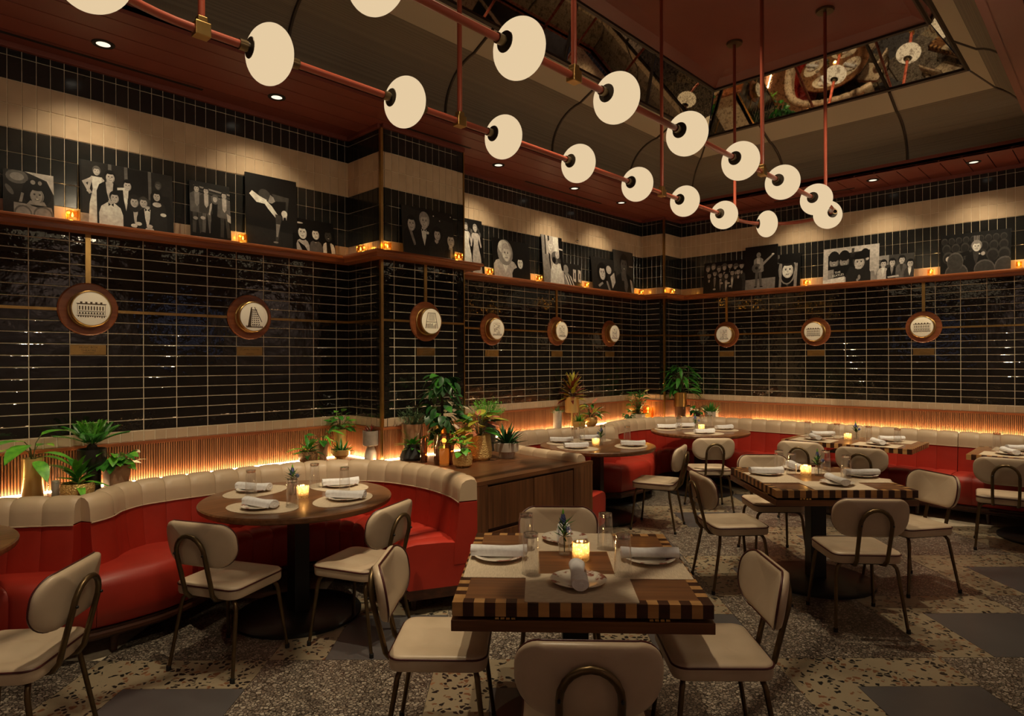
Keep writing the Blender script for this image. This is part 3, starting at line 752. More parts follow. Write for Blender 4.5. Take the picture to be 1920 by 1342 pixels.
banquette('U2', 'curved red banquette around the middle round table behind the console',
    [(4.27, 3.32), (4.27, 3.60), (4.31, 4.05), (4.45, 4.42), (4.72, 4.70), (5.05, 4.84), (5.39, 4.86), (5.75, 4.72), (6.06, 4.56), (6.30, 4.42)],
    [(4.82, 3.46), (4.79, 3.70), (4.80, 3.95), (4.88, 4.17), (5.02, 4.35), (5.20, 4.46), (5.40, 4.47), (5.62, 4.38), (5.80, 4.22), (5.98, 4.08)], (.82, 1.01))
banquette('U3', 'curved red banquette filling the far corner around the farthest round table',
    [(6.30, 4.42), (6.40, 4.56), (6.62, 4.71), (6.95, 4.80), (7.35, 4.82), (7.75, 4.69), (8.04, 4.44), (8.25, 4.10), (8.335, 3.79)],
    [(5.98, 4.08), (6.30, 4.06), (6.65, 4.08), (6.95, 4.26), (7.30, 4.40), (7.60, 4.32), (7.76, 4.12), (7.83, 3.92), (7.835, 3.76)], (-.01, .25))
banquette('U4', 'straight red banquette along the end wall behind the long rectangular table',
    [(8.335, 3.785), (8.34, 3.2), (8.34, 2.5), (8.34, 1.9), (8.34, 1.335)], [(7.835, 3.755), (7.83, 3.2), (7.83, 2.5), (7.83, 1.9), (7.83, 1.335)], pitch=.19)
banquette('U5', 'straight red banquette along the end wall at the right edge of the frame',
    [(8.34, 1.33), (8.34, .8), (8.34, .3), (8.34, -.5)], [(7.83, 1.33), (7.83, .8), (7.83, .3), (7.83, -.5)], pitch=.19)
# ledges behind the backs and the LED strip along the slats
def outer(name, dd=-.058):
    R = ALL_RIDGE[name]; return [(p.x, p.y) for p in off_path([(q.x, q.y) for q in R[::4] + [R[-1]]], dd)]
def slab(nm, poly, z0, z1, m, parent=None):
    b = MB(); b.prism(poly, z0, z1); return b.build(nm, m, parent)
ZLG = .80
P0, P1, P2_, P3, P4 = outer('U0'), outer('U1a'), outer('U1b'), outer('U2'), outer('U3')
cut = [i for i, p in enumerate(P2_) if p[1] < 4.50][0]
cut2 = [i for i, p in enumerate(P3) if p[1] > 4.52][0]
Y_ = V - .016
lg = struct(slab('trim_4', [(-.7, Y_), (-.7, 4.4)] + P0 + P1[1:] + P2_[1:cut + 1] + [(CU - .016, CV - .016), (CU - .016, Y_)], ZLG - .03, ZLG, M['wood_x']))
lg2 = struct(slab('trim_5', [(CW + .016, Y_), (CW + .016, CV - .016)] + P3[cut2:] + P4[1:] + [(8.40, 3.7), (U - .016, 3.7), (U - .016, KV - .016), (KU - .016, KV - .016), (KU - .016, Y_)], ZLG - .03, ZLG, M['wood_x']))
lg3 = struct(slab('trim_6', [(8.40, -.5), (U - .016, -.5), (U - .016, 3.695), (8.40, 3.695)], ZLG - .03, ZLG, M['wood_y']))
def ledrun(par, x0, y0, x1, y1):
    b = MB(); b.box(x0, y0, ZLG, x1, y1, ZLG + .006); b.build('led_strip', M['led'], par)
g = .042; w_ = .008
ledrun(lg, -.6, V - g - w_, CU - g, V - g); ledrun(lg, CU - g - w_, CV - g, CU - g, V - g)
ledrun(lg2, CW + .06, V - g - w_, KU - g, V - g); ledrun(lg2, KU - g - w_, KV - g, KU - g, V - g); ledrun(lg2, KU - g, KV - g - w_, U - g, KV - g)
ledrun(lg2, U - g - w_, 3.7, U - g, KV - g); b = MB(); b.box(U - .05, -.5, ZLG, U - .016, 3.69, .832); b.build('led_upstand', M['wood_y'], lg3)
b = MB(); b.box(U - .045, -.5, .832, U - .032, 3.69, .838); b.build('led_strip', M['led'], lg3)
# console between the two booths, with its own LED run under the column
con = thing('console_cabinet', 'dark walnut console cabinet crowded with potted plants between two booths', 'cabinet', (3.64, 3.28, 0))
def sh(P): return [(p[0] - 3.64, p[1] - 3.28) for p in P]
CF = 3.275
side1 = [p for p in P2_[cut:] if p[1] > 3.32]; side2 = [p for p in P3[:cut2 + 1] if p[1] > 3.32]
top = [(2.985, CF)] + side1[::-1] + [(CU + .02, CV - .016), (CW - .0, CV - .016)] + side2[::-1] + [(4.205, 3.306), (4.375, 3.306), (4.375, CF)]
slab('top', sh(top), ZLG - .028, ZLG + .002, M['wood_x'], con)
body = [(3.00, CF + .02)] + side1[::-1] + [(CU + .02, CV - .02), (CW, CV - .02)] + side2[::-1] + [(4.20, 3.30), (4.20, CF + .02)]
b = MB(); b.box(CU - 3.64, CV - g - w_ - 3.28, ZLG + .002, CW - 3.64, CV - g - 3.28, ZLG + .008); b.build('led_strip', M['led'], con)
slab('body', sh(body), .06, ZLG - .03, M['wood_dark'], con)
slab('toe_kick', sh([(3.06, CF + .07), (4.2, CF + .07), (4.2, CF + .12), (3.06, CF + .12)]), 0, .06, M['black'], con)
MB().box(2.99 - 3.64, -.005, .06, 3.145 - 3.64, .016, ZLG - .03).build('end_panel', M['wood_z'], con)
MB().box(4.12 - 3.64, -.005, .06, 4.370 - 3.64, .021, ZLG - .028).build('end_panel', M['wood_z'], con)
for x0, x1 in ((3.15, 3.630), (3.636, 4.115)):
    MB().box(x0 - 3.64, -.002, .455, x1 - 3.64, .018, ZLG - .045).build('drawer_front', M['wood_z'], con, bevel=.002)
    MB().box(x0 - 3.64, -.002, .065, x1 - 3.64, .018, .428).build('door', M['wood_z'], con, bevel=.002)

# ---------------------------------------------------------------- tables
ZTB = .765
def round_table(x, y, label, r=.60):
    t = thing('round_table', label, 'table', (x, y, 0), random.uniform(-.3, .3), 'round walnut tables in the booths')
    MB().lathe([(0, ZTB - .042), (r - .02, ZTB - .042), (r - .004, ZTB - .032), (r, ZTB - .02), (r, ZTB - .008), (r - .006, ZTB), (0, ZTB)], 64).build('table_top', M['table_x'], t, smooth=30)
    pedestal(t, .40)
    return t
def pedestal(t, rb):
    MB().box(-.052, -.052, .03, .052, .052, ZTB - .06).build('column', M['black_metal'], t, bevel=.004)
    MB().box(-.2, -.2, ZTB - .062, .2, .2, ZTB - .043).build('mounting_plate', M['black_metal'], t)
    MB().lathe([(0, 0), (rb, 0), (rb, .016), (rb - .02, .026), (.08, .032), (0, .032)], 48).build('base', M['black_metal'], t, smooth=30)
blk = {}
def square_table(x, y, rz, label, lx=.95, ly=.95, leaf=True, n=24):
    t = thing('square_table', label, 'table', (x, y, 0), rz, 'walnut tables with chequered edges')
    bw = lx / n; bd = .042; th = .05
    MB().box(-lx / 2 + bd, -ly / 2 + bd, ZTB - th, lx / 2 - bd, ly / 2 - bd, ZTB).build('table_top', M['table_x'], t)
    key = (round(bw, 4),)
    if key not in blk:
        blk[key] = [MB().box(-bw / 2 + .0003, -bd / 2, -th, bw / 2 - .0003, bd / 2, .0003).mesh('inlay_block', m) for m in (M['maple'], M['wood_dark'])]
    ny = round((ly - 2 * bd) / bw)
    by = (ly - 2 * bd) / ny
    for i in range(n):
        for s in (-1, 1):
            link('inlay_block', blk[key][(i + (s > 0)) % 2], t, (-lx / 2 + bw * (i + .5), s * (ly / 2 - bd / 2), ZTB))
    for i in range(ny):
        for s in (-1, 1):
            o = link('inlay_block', blk[key][(i + (s > 0)) % 2], t, (s * (lx / 2 - bd / 2), -ly / 2 + bd + by * (i + .5), ZTB), PI / 2); o.scale = (by / bw, 1, 1)
    if leaf:
        MB().box(-lx / 2 - .004, -ly / 2 - .004, ZTB - th - .055, lx / 2 + .004, ly / 2 + .004, ZTB - th - .014).build('folded_leaf', M['wood_x'], t, bevel=.002)
        hm = MB()
        for q in (-.010, .010): hm.tube([(q - .007, 0, 0), (q + .007, 0, 0)], .0055, 8)
        hm = hm.mesh('hinge', M['brass'])
        for s in (-1, 1):
            for q in (-.30, -.26, .26, .30):
                link('hinge', hm, t, (q * lx / .95, s * (ly / 2 - .002), ZTB - th - .007)); link('hinge', hm, t, (s * (lx / 2 - .002), q * ly / .95, ZTB - th - .007), PI / 2)
    MB().box(-.056, -.056, .03, .056, .056, ZTB - .10).build('column', M['black_metal'], t, bevel=.004)
    MB().box(-.2, -.2, ZTB - .125, .2, .2, ZTB - .104).build('mounting_plate', M['black_metal'], t)
    MB().lathe([(0, 0), (.40, 0), (.40, .016), (.38, .026), (.08, .032), (0, .032)], 48).build('base', M['black_metal'], t, smooth=30)
    return t
T1C, T1R = (2.206, 1.752), math.radians(-48.4)
T2C, T2R = (5.03, 1.70), math.radians(-47)
RTs = [((.02, 4.22), 'round walnut table cropped by the left edge'), ((2.045, 3.925), 'nearest whole round walnut table, in the left booth'), ((5.45, 4.02), 'round walnut table in the middle booth behind the console'), ((7.42, 3.89), 'farthest round walnut table, in the corner booth')]
for c, l in RTs: round_table(*c, l)
square_table(*T1C, T1R, 'nearest square walnut table with a chequered edge and brass hinges')
square_table(*T2C, T2R, 'square chequered table in the middle of the floor ringed by four chairs')
square_table(7.60, 2.17, PI / 2, 'rectangular chequered table against the end wall banquette', 1.26, .76, False, 32)
square_table(7.60, .52, PI / 2, 'chequered table cropped by the right edge, against the end banquette', 1.16, .76, False, 30)

# ---------------------------------------------------------------- chairs
def bean(w, h, n=8):
    pts = []; rt_, rb = .085, .114
    for cx, cz, r_, a0 in ((w / 2 - rt_, h / 2 - rt_, rt_, 0), (-w / 2 + rt_, h / 2 - rt_, rt_, PI / 2), (-w / 2 + rb, -h / 2 + rb, rb, PI), (w / 2 - rb, -h / 2 + rb, rb, 1.5 * PI)):
        for i in range(n + 1):
            a = a0 + PI / 2 * i / n; pts.append((cx + r_ * math.cos(a), cz + r_ * math.sin(a)))
    return pts
def make_chair():
    t = thing('dining_chair', 'x', 'chair')
    N = 6; w, d = .41, .40
    b = MB(); rings = []
    spec = [(.985, .408), (1.0, .418), (1.0, .452), (.992, .463), (.965, .470)] + [(s, None) for s in (.88, .78, .68, .57, .46, .34, .22, .10)]
    base = rrect(w, d, .055, N)
    for s, z in spec:
        row = []
        for px, py in base:
            x, y = px * s, py * s
            zz_ = z if z is not None else .470 + .007 * (1 - s) - sum(.013 * math.exp(-((x - bx) ** 2 + (y - by) ** 2) / .0016) for bx in (-.085, .085) for by in (-.085, .085))
            row.append((x, y, zz_))
        rings.append(row)
    k = len(base)
    for r_ in rings: b.v += r_
    for q in range(len(rings) - 1):
        for i in range(k): b.f.append((q * k + i, q * k + (i + 1) % k, (q + 1) * k + (i + 1) % k, (q + 1) * k + i)); b.m.append(0)
    b.f.append(tuple(range(k - 1, -1, -1))); b.f.append(tuple((len(rings) - 1) * k + i for i in range(k))); b.m += [0, 0]
    seat = b.build('seat', M['chair_vinyl'], t, smooth=50)
    MB().tube([(px * 1.002, py * 1.002, .4575) for px, py in base], .0045, 6, closed=True).build('piping', M['piping'], seat, smooth=60)
    MB().prism([(p[0] * .86, p[1] * .86) for p in base], .396, .408).build('seat_base', M['black'], t)
    # backrest: a bean-shaped pad wrapped forwards at its ends
    b = MB(); bwid, bh = .45, .234; out = bean(bwid, bh); k = len(out)
    def place(x, z, off):
        y = 1.1 * x * x; nx, ny = -2.2 * x, 1.0; l_ = math.hypot(nx, ny); x2, y2 = x + off * nx / l_, y + off * ny / l_
        zl = z; return (x2, -.256 + y2 - zl * .16, .696 + zl)
    lay = [(s_, -.020) for s_ in (.03, .12, .24, .36, .48, .6, .72, .84)] + [(.94, -.017), (.985, -.010), (1.0, -.002), (1.0, .006), (.98, .013), (.92, .018)] + [(s_, .021) for s_ in (.84, .72, .6, .48, .36, .24, .12, .03)]
    for s, off in lay: b.v += [place(x * s, z * s, off) for x, z in out]
    for q in range(len(lay) - 1):
        for i in range(k): b.f.append((q * k + i, (q + 1) * k + i, (q + 1) * k + (i + 1) % k, q * k + (i + 1) % k)); b.m.append(0)
    b.f.append(tuple(range(k))); b.f.append(tuple((len(lay) - 1) * k + i for i in range(k - 1, -1, -1))); b.m += [0, 0]
    back = b.build('backrest', M['chair_vinyl'], t, smooth=60)
    MB().tube([place(x * 1.0, z * 1.0, .010) for x, z in out], .0045, 6, closed=True).build('piping', M['piping'], back, smooth=60)
    # bent tube: under the seat, up the back in an arch
    P = [(.085, .0, .398), (.085, -.16, .396), (.087, -.205, .404), (.089, -.230, .435), (.091, -.245, .50), (.092, -.276, .62)]
    arch = [(.092 * math.cos(PI * i / 10), -.285 - .016 * math.sin(PI * i / 10), .655 + .10 * math.sin(PI * i / 10)) for i in range(11)]
    P = P + arch + [(-x, y, z) for x, y, z in P[::-1]]
    MB().tube(P, .0122, 10).build('back_tube', M['bronze'], t, smooth=60)
    for x, z in ((0, .755), (.092, .66), (-.092, .66)): MB().ball((x, -.300, z), .0065, 8, 6).build('screw', M['black_metal'], t)
    for sx in (-1, 1):
        for sy, fy in ((1, .205), (-1, -.225)):
            pts = [(sx * .08, sy * .125, .400), (sx * .135, sy * .145, .400), (sx * .160, sy * .155, .392), (sx * .176, sy * .162, .372), (sx * .183, sy * .166, .34), (sx * .212, fy, .004)]
            l = MB().tube(pts, [.0112] * 5 + [.0095], 10).build('leg', M['bronze'], t, smooth=60)
            MB().lathe([(0, 0), (.0125, 0), (.0125, .022), (.010, .026)], 10, Matrix.Translation((sx * .212, fy, 0))).build('glide', M['black'], l)
    return t
chair0 = make_chair()
chairs = [ # x, y, facing (degrees), label
 (.47, 3.33, 140, 'cream chair cropped at the lower left, drawn up to the cropped round table'),
 (1.48, 3.61, 25, 'cream chair seen from behind at the left side of the nearest round table'),
 (2.13, 3.33, 112, 'cream chair at the right side of the nearest round table, back to the console'),
 (1.775, 2.13, -48, 'cream chair at the left side of the nearest square table'),
 (1.715, 1.325, 41.6, 'cream chair with its back to the camera at the bottom edge of the frame'),
 (2.50, 1.265, 133, 'cream chair at the right side of the nearest square table, seat in the light'),
 (2.64, 2.20, 221.6, 'cream chair at the far side of the nearest square table, before the console'),
 (5.56, 3.38, 108, 'cream chair pulled up to the middle round table, seen from the side'),
 (6.62, 3.37, 42, 'cream chair with its back to the camera at the farthest round table'),
 (4.53, 2.12, -42, 'cream chair at the left side of the far square table'),
 (5.42, 2.18, 222, 'cream chair facing the camera at the far side of the far square table'),
 (4.46, 1.27, 40, 'cream chair with its back to the camera in front of the far square table'),
 (5.38, 1.17, 146, 'cream chair at the right side of the far square table'),
 (7.00, 2.47, 8, 'left chair of the pair at the rectangular table by the end wall'),
 (6.92, 1.87, 6, 'right chair of the pair at the rectangular table by the end wall'),
 (7.02, .79, 8, 'cream chair at the table cropped by the right edge')]
for i, (x, y, a, l) in enumerate(chairs):
    c = chair0 if i == 0 else copy_tree(chair0)
    c.location = (x, y, 0); c.rotation_euler = (0, 0, math.radians(a - 90)); c['label'] = l; c['group'] = 'cream dining chairs with bronze tube frames'
# ---------------------------------------------------------------- tableware
plate_me = MB().lathe([(0, .004), (.062, .004), (.075, .008), (.110, .017), (.112, .019), (.108, .020), (.074, .012), (.060, .008), (0, .008)], 40).mesh('plate', M['floral'], 40)
def napkin_mesh():
    b = MB(); K = 12; n = 14
    for q in range(K + 1):
        t = q / K; x = -.125 + .25 * t; rr = .030 - .004 * math.sin(PI * t) + .002 * math.sin(7 * t)
        for j in range(n):
            a = 2 * PI * j / n; r_ = rr * (1 + .05 * math.sin(3 * a + 4 * t)); b.v.append((x, r_ * math.cos(a) * 1.1, .025 + r_ * math.sin(a) * .78))
    for q in range(K):
        for j in range(n): b.f.append((q * n + j, q * n + (j + 1) % n, (q + 1) * n + (j + 1) % n, (q + 1) * n + j)); b.m.append(0)
    b.f.append(tuple(range(n - 1, -1, -1))); b.f.append(tuple(K * n + j for j in range(n))); b.m += [0, 0]
    # the loose flap and the visible coil at the ends
    for s in (-1, 1):
        P = [(s * .1255, (.004 + .0018 * i) * math.cos(i * .62), .025 + (.003 + .0014 * i) * math.sin(i * .62)) for i in range(14)]
        b.tube(P, .0022, 5)
    b.add([(-.12, -.030, .034), (.12, -.032, .030), (.118, -.039, .006), (-.122, -.036, .008)], [(0, 1, 2, 3)])
    return b.mesh('napkin', M['linen'], 60)
napkin_me = napkin_mesh()
tum = [(0, .168), (.030, .168), (.0315, .165), (.032, .150), (.0385, .006), (.0395, .0), (.0375, .0), (.0365, .006), (.030, .142), (.028, .146), (0, .147)]
tum_b = MB(); tum_b.lathe(tum, 28); tum_b.lathe([(0, .149), (.0285, .149), (.0302, .164), (0, .166)], 20, mi=1)
tumbler_me = tum_b.mesh('tumbler', [M['glass'], M['glass_thick']], 35)
mat_rect = MB().prism(rrect(.42, .31, .006, 2), 0, .003).mesh('placemat', M['placemat'])
mat_oval = MB().prism([(.235 * math.cos(2 * PI * i / 36), .165 * math.sin(2 * PI * i / 36)) for i in range(36)], 0, .003).mesh('placemat', M['placemat'])
def setting(tname, side, px, py, ang, gx=None, gy=None, oval=False, nang=None, mo=0.0, mc=None):
    """ang: direction (radians) from the place towards the table centre"""
    c, s = math.cos(ang), math.sin(ang)
    o = link('placemat', mat_oval if oval else mat_rect, None, (*(mc or (px + c * mo, py + s * mo)), ZTB + .0005), ang - PI / 2)
    tag(o, 'woven placemat at the %s of the %s' % (side, tname), 'placemat', 'woven placemats')
    o = link('plate', plate_me, None, (px, py, ZTB + .0035), ang); tag(o, 'floral rimmed plate at the %s of the %s' % (side, tname), 'plate', 'floral plates')
    na = ang if nang is None else nang
    o = link('napkin', napkin_me, None, (px, py, ZTB + .014), na); tag(o, 'rolled white napkin on the plate at the %s of the %s' % (side, tname), 'napkin', 'rolled white napkins')
    if gx is not None: tumbler(gx, gy, tname, side)
def tumbler(gx, gy, tname, side):
    o = link('tumbler', tumbler_me, None, (gx, gy, ZTB + .0037)); tag(o, 'upturned clear tumbler at the %s of the %s' % (side, tname), 'glass', 'upturned clear tumblers')
vot_cup = MB().lathe([(0, .0), (.034, .0), (.038, .006), (.039, .076), (.036, .080), (.0345, .076), (.0335, .014), (0, .012)], 16)
for i_, (x, y, z) in enumerate(vot_cup.v):
    r_ = math.hypot(x, y)
    if r_ > .036:
        k_ = 1 + .05 * math.sin(i_ * 2.4); vot_cup.v[i_] = (x * k_, y * k_, z)
vot_cup = vot_cup.mesh('cup', M['glass_cut'])
wax_me = MB().lathe([(0, .013), (.030, .013), (.030, .034), (.012, .031), (0, .031)], 16).mesh('wax', M['wax_glow'], 40)
flame_me = MB().lathe([(0, .032), (.0055, .038), (.0065, .045), (.004, .056), (0, .066)], 10).mesh('flame', M['flame'], 60)
def lamp(parent, z, watts, r=.012, col=(1, .52, .16)):
    ld = bpy.data.lights.new('candle_light', 'POINT'); ld.energy = watts; ld.color = col; ld.shadow_soft_size = r
    o = bpy.data.objects.new('candle_light', ld); COL.objects.link(o); o.parent = parent; o.location = (0, 0, z)
def votive(x, y, tname, w=1.3):
    t = thing('votive_candle', 'lit votive candle in cut glass on the %s' % tname, 'candle', (x, y, ZTB + .001), 0, 'cut glass votives on the tables')
    link('cup', vot_cup, t); link('wax', wax_me, t); link('flame', flame_me, t); lamp(t, .072, w)
def leaf_mesh(name, L, W, m, curl=.15, fold=.15, n=6, tip=1.0):
    """one leaf along +x from the origin, folded at the midrib and arched"""
    b = MB()
    for i in range(n + 1):
        t = i / n; w = W * math.sin(PI * min(1, (t ** .75) * tip)) ** .8 / 2 if 0 < t < 1 else .0006; z = -curl * L * t * t
        x = L * t
        b.v += [(x, -w, z + w * fold), (x, 0, z), (x, w, z + w * fold)]
    for i in range(n):
        a = 3 * i; b.f += [(a, a + 3, a + 4, a + 1), (a + 1, a + 4, a + 5, a + 2)]; b.m += [0, 0]
    return b.mesh(name, m, 60)
vase_me = MB().lathe([(0, 0), (.024, 0), (.027, .004), (.028, .05), (.022, .066), (.019, .075), (.021, .082), (.019, .082), (.017, .075), (.020, .066), (.026, .05), (.025, .006), (0, .005)], 20).mesh('vase', M['glass'], 40)
def vase(x, y, tname, seed):
    rng = random.Random(seed)
    t = thing('flower_vase', 'small glass bud vase with a blue thistle on the %s' % tname, 'vase', (x, y, ZTB + .001), rng.uniform(0, 6), 'bud vases on the tables')
    link('bottle', vase_me, t)
    MB().lathe([(0, .006), (.0245, .006), (.0255, .042), (0, .042)], 16).build('water', M['water'], t)
    b = MB(); b.tube([(0, 0, .01), (.003, .002, .09), (.008, .0, .15)], .002, 5); b.tube([(0, 0, .01), (-.01, .004, .085), (-.035, .01, .115)], .0018, 5); b.build('stems', M['stem'], t)
    b = MB()
    for i in range(46):
        h = rng.uniform(.075, .135); a = rng.uniform(0, 2 * PI); L = rng.uniform(.04, .075); e_ = rng.uniform(-.1, .9)
        d = Vector((math.cos(a) * math.cos(e_), math.sin(a) * math.cos(e_), math.sin(e_))); p = Vector((.005, 0, h)); sd = d.cross(Vector((0, 0, 1))).normalized() * .005
        b.add([p - sd * .4, p + d * L * .5 - sd, p + d * L, p + d * L * .5 + sd, p + sd * .4], [(0, 1, 2, 3, 4)])
    b.build('spiky_leaves', M['leaf_dark'], t)
    b = MB()
    for i in range(40):
        a = i * 2.4; z = .142 + .0010 * i; r_ = .014 * (1 - i / 50); b.ball((.008 + r_ * math.cos(a), r_ * math.sin(a), z), .0052, 6, 4)
    b.build('flower_spike', M['flower_blue'], t); b = MB(); b.lathe([(.006, 0), (.0055, .012), (0, .03)], 8, Matrix.Translation((.008, 0, .180))); b.build('bud_tip', M['leaf_bright'], t)
    b = MB(); b.ball((-.038, .010, .120), .013, 10, 7)
    for i in range(20):
        a = i * 2.4; e_ = -.6 + 1.8 * i / 20; d = Vector((math.cos(a) * math.cos(e_), math.sin(a) * math.cos(e_), math.sin(e_))); p = Vector((-.038, .010, .120)); sd = d.cross(Vector((0, 0, 1))).normalized() * .004
        b.add([p - sd, p + d * .024, p + sd], [(0, 1, 2)])
    b.build('thistle_head', M['flower_blue'], t)
def loc2(c, rz, x, y): return (c[0] + x * math.cos(rz) - y * math.sin(rz), c[1] + x * math.sin(rz) + y * math.cos(rz))
def set_square(c, rz, tn, P, G, vo, va, seed):
    for side, (x, y), a in zip(('near side', 'right side', 'far side', 'left side'), P, (PI / 2, PI, -PI / 2, 0)):
        px, py = loc2(c, rz, x, y); setting(tn, side, px, py, a + rz, mc=loc2(c, rz, -.312 * math.cos(a), -.312 * math.sin(a)))
    for side, (x, y) in zip(('near left', 'near right', 'far left', 'far right'), G): tumbler(*loc2(c, rz, x, y), tn, side)
    votive(*loc2(c, rz, *vo), tn); vase(*loc2(c, rz, *va), tn, seed)
set_square(T1C, T1R, 'nearest square table', [(0, -.265), (.33, .03), (-.03, .34), (-.335, .05)], [(-.19, -.15), (.19, -.16), (-.215, .19), (.155, .205)], (.03, .04), (-.04, .12), 3)
set_square(T2C, T2R, 'far square table', [(.03, -.27), (.36, .03), (0, .34), (-.32, .12)], [(-.13, .11), (.22, -.02), (-.17, .25), (.19, .24)], (-.03, .09), (.06, .08), 4)
def set_round(c, tn, P, G, vo, va, seed, w=1.3):
    for side, (la, de, na) in zip(('left', 'front', 'right', 'back'), P):
        p = rt * la + fw * de; ang = math.atan2(-p.y, -p.x)
        n_ = None if na is None else math.atan2(rt.y, rt.x) + na
        setting(tn, side, c[0] + p.x, c[1] + p.y, ang, oval=True, nang=n_, mo=.02)
    for side, (la, de) in zip(('left', 'front', 'back', 'right'), G):
        p = rt * la + fw * de; tumbler(c[0] + p.x, c[1] + p.y, tn, side)
    p = rt * vo[0] + fw * vo[1]; votive(c[0] + p.x, c[1] + p.y, tn, w); p = rt * va[0] + fw * va[1]; vase(c[0] + p.x, c[1] + p.y, tn, seed)
set_round(RTs[1][0], 'nearest round table', [(-.36, .17, -.25), (-.12, -.33, -.5), (.34, -.10, -.1), (.19, .33, .35)], [(-.325, .04), (.065, -.30), (.015, .30), (.27, .13)], (.04, -.03), (-.05, .05), 5)
set_round(RTs[2][0], 'middle round table', [(-.36, .20, 0), (-.25, -.27, .2), (.35, -.12, -.05), (-.03, .40, .3)], [(-.23, .10), (-.14, .22), (.36, .26), (.1, .33)], (-.03, -.10), (.03, -.03), 6, 1.0)
set_round(RTs[3][0], 'farthest round table', [(-.36, .22, 0), (-.05, -.36, .2), (.34, .10, .4), (-.08, .38, 0)], [(-.27, -.02), (-.2, .2), (.10, .24), (.22, .3)], (.01, -.04), (-.03, .06), 7, 1.0)
setting('cropped round table', 'right', .02 + .36, 4.22 - .02, PI - .05, oval=True, mo=.02)
for sd, (x, y) in zip(('left end', 'near left', 'near right', 'right end'), ((7.80, 2.55), (7.40, 2.50), (7.40, 1.88), (7.80, 1.85))):
    setting('rectangular wall table', sd, x, y, PI if x > 7.6 else 0, mo=-.03, nang=(.6 if x < 7.6 else 2.2))
for sd, (x, y) in zip(('left end', 'left middle', 'right middle', 'right end'), ((7.74, 2.70), (7.70, 2.37), (7.60, 2.02), (7.52, 1.73))): tumbler(x, y, 'rectangular wall table', sd)
votive(7.58, 2.22, 'rectangular wall table', 1.0); vase(7.70, 2.17, 'rectangular wall table', 8)
for sd, (x, y) in zip(('near side', 'far side'), ((7.44, .80), (7.80, .76))): setting('right edge table', sd, x, y, PI if x > 7.6 else 0, mo=-.03, nang=(.5 if x < 7.6 else 2.3))
tumbler(7.72, .93, 'right edge table', 'left')

# ---------------------------------------------------------------- amber votives on the photo shelf
am_cup = MB().lathe([(0, 0), (.030, 0), (.036, .004), (.036, .07), (.034, .07), (.033, .008), (0, .007)], 4, Matrix.Rotation(PI / 4, 4, 'Z')).mesh('cup', M['glass_amber'])
am_wax = MB().lathe([(0, .008), (.025, .008), (.025, .024), (0, .024)], 10).mesh('wax', M['wax_glow'])
ams = [(1.04, 5.07, 'beside the wide print of a party in evening dress'), (2.18, 5.07, 'left of the tall print of a bowing dancer'), (3.115, 4.84, 'on the side of the tiled column'), (3.20, 4.56, 'on the near front corner of the tiled column'), (4.00, 4.55, 'right of the print on the tiled column'),
 (4.91, 5.07, 'left of the print of two women laughing'), (5.73, 5.07, 'left of the tall pale print of a bride'), (6.66, 5.07, 'right of the small print of framed pictures'), (7.96, 5.08, 'in the corner by the far column side'), (8.19, 4.71, 'on the front of the corner column'),
 (8.47, 2.97, 'right of the print of the black hat'), (8.47, 1.615, 'left of the wide print of theatre seats'), (8.47, .83, 'right of the wide print of theatre seats')]
for x, y, w in ams:
    t = thing('amber_votive', 'amber votive on the photo shelf ' + w, 'candle', (x, y, Z_SH1 + .001), random.uniform(-.3, .3), 'amber votives on the photo shelf')
    link('cup', am_cup, t); link('wax', am_wax, t); o = link('flame', flame_me, t); o.location = (0, 0, -.006); lamp(t, .062, .6, .01, (1, .58, .18))

# ---------------------------------------------------------------- medallions and plaques
FM = {'A': lambda x, z, y=V: Matrix(((1, 0, 0, x), (0, 0, -1, y), (0, 1, 0, z), (0, 0, 0, 1))), 'B': lambda v, z, x=U: Matrix(((0, 0, -1, x), (-1, 0, 0, v), (0, 1, 0, z), (0, 0, 0, 1)))}
disc_me = MB().lathe([(0, 0), (.176, 0), (.180, .004), (.180, .014), (.172, .022), (0, .022)], 56).mesh('wood_disc', M['shelf_x'], 30)
drum_me = MB().lathe([(.125, .022), (.125, .030), (.117, .034), (.117, .070), (.123, .074), (.123, .090), (.117, .096), (.112, .096), (.112, .092)], 48).mesh('brass_drum', M['brass'], 35)
face_me = MB().lathe([(0, .095), (.108, .095), (.113, .092), (.113, .04)], 48).mesh('ceramic_face', M['plate_lit'], 40)
plaq_me = MB().box(-.105, -.034, .006, .105, .034, .012).mesh('plaque', M['brass'])
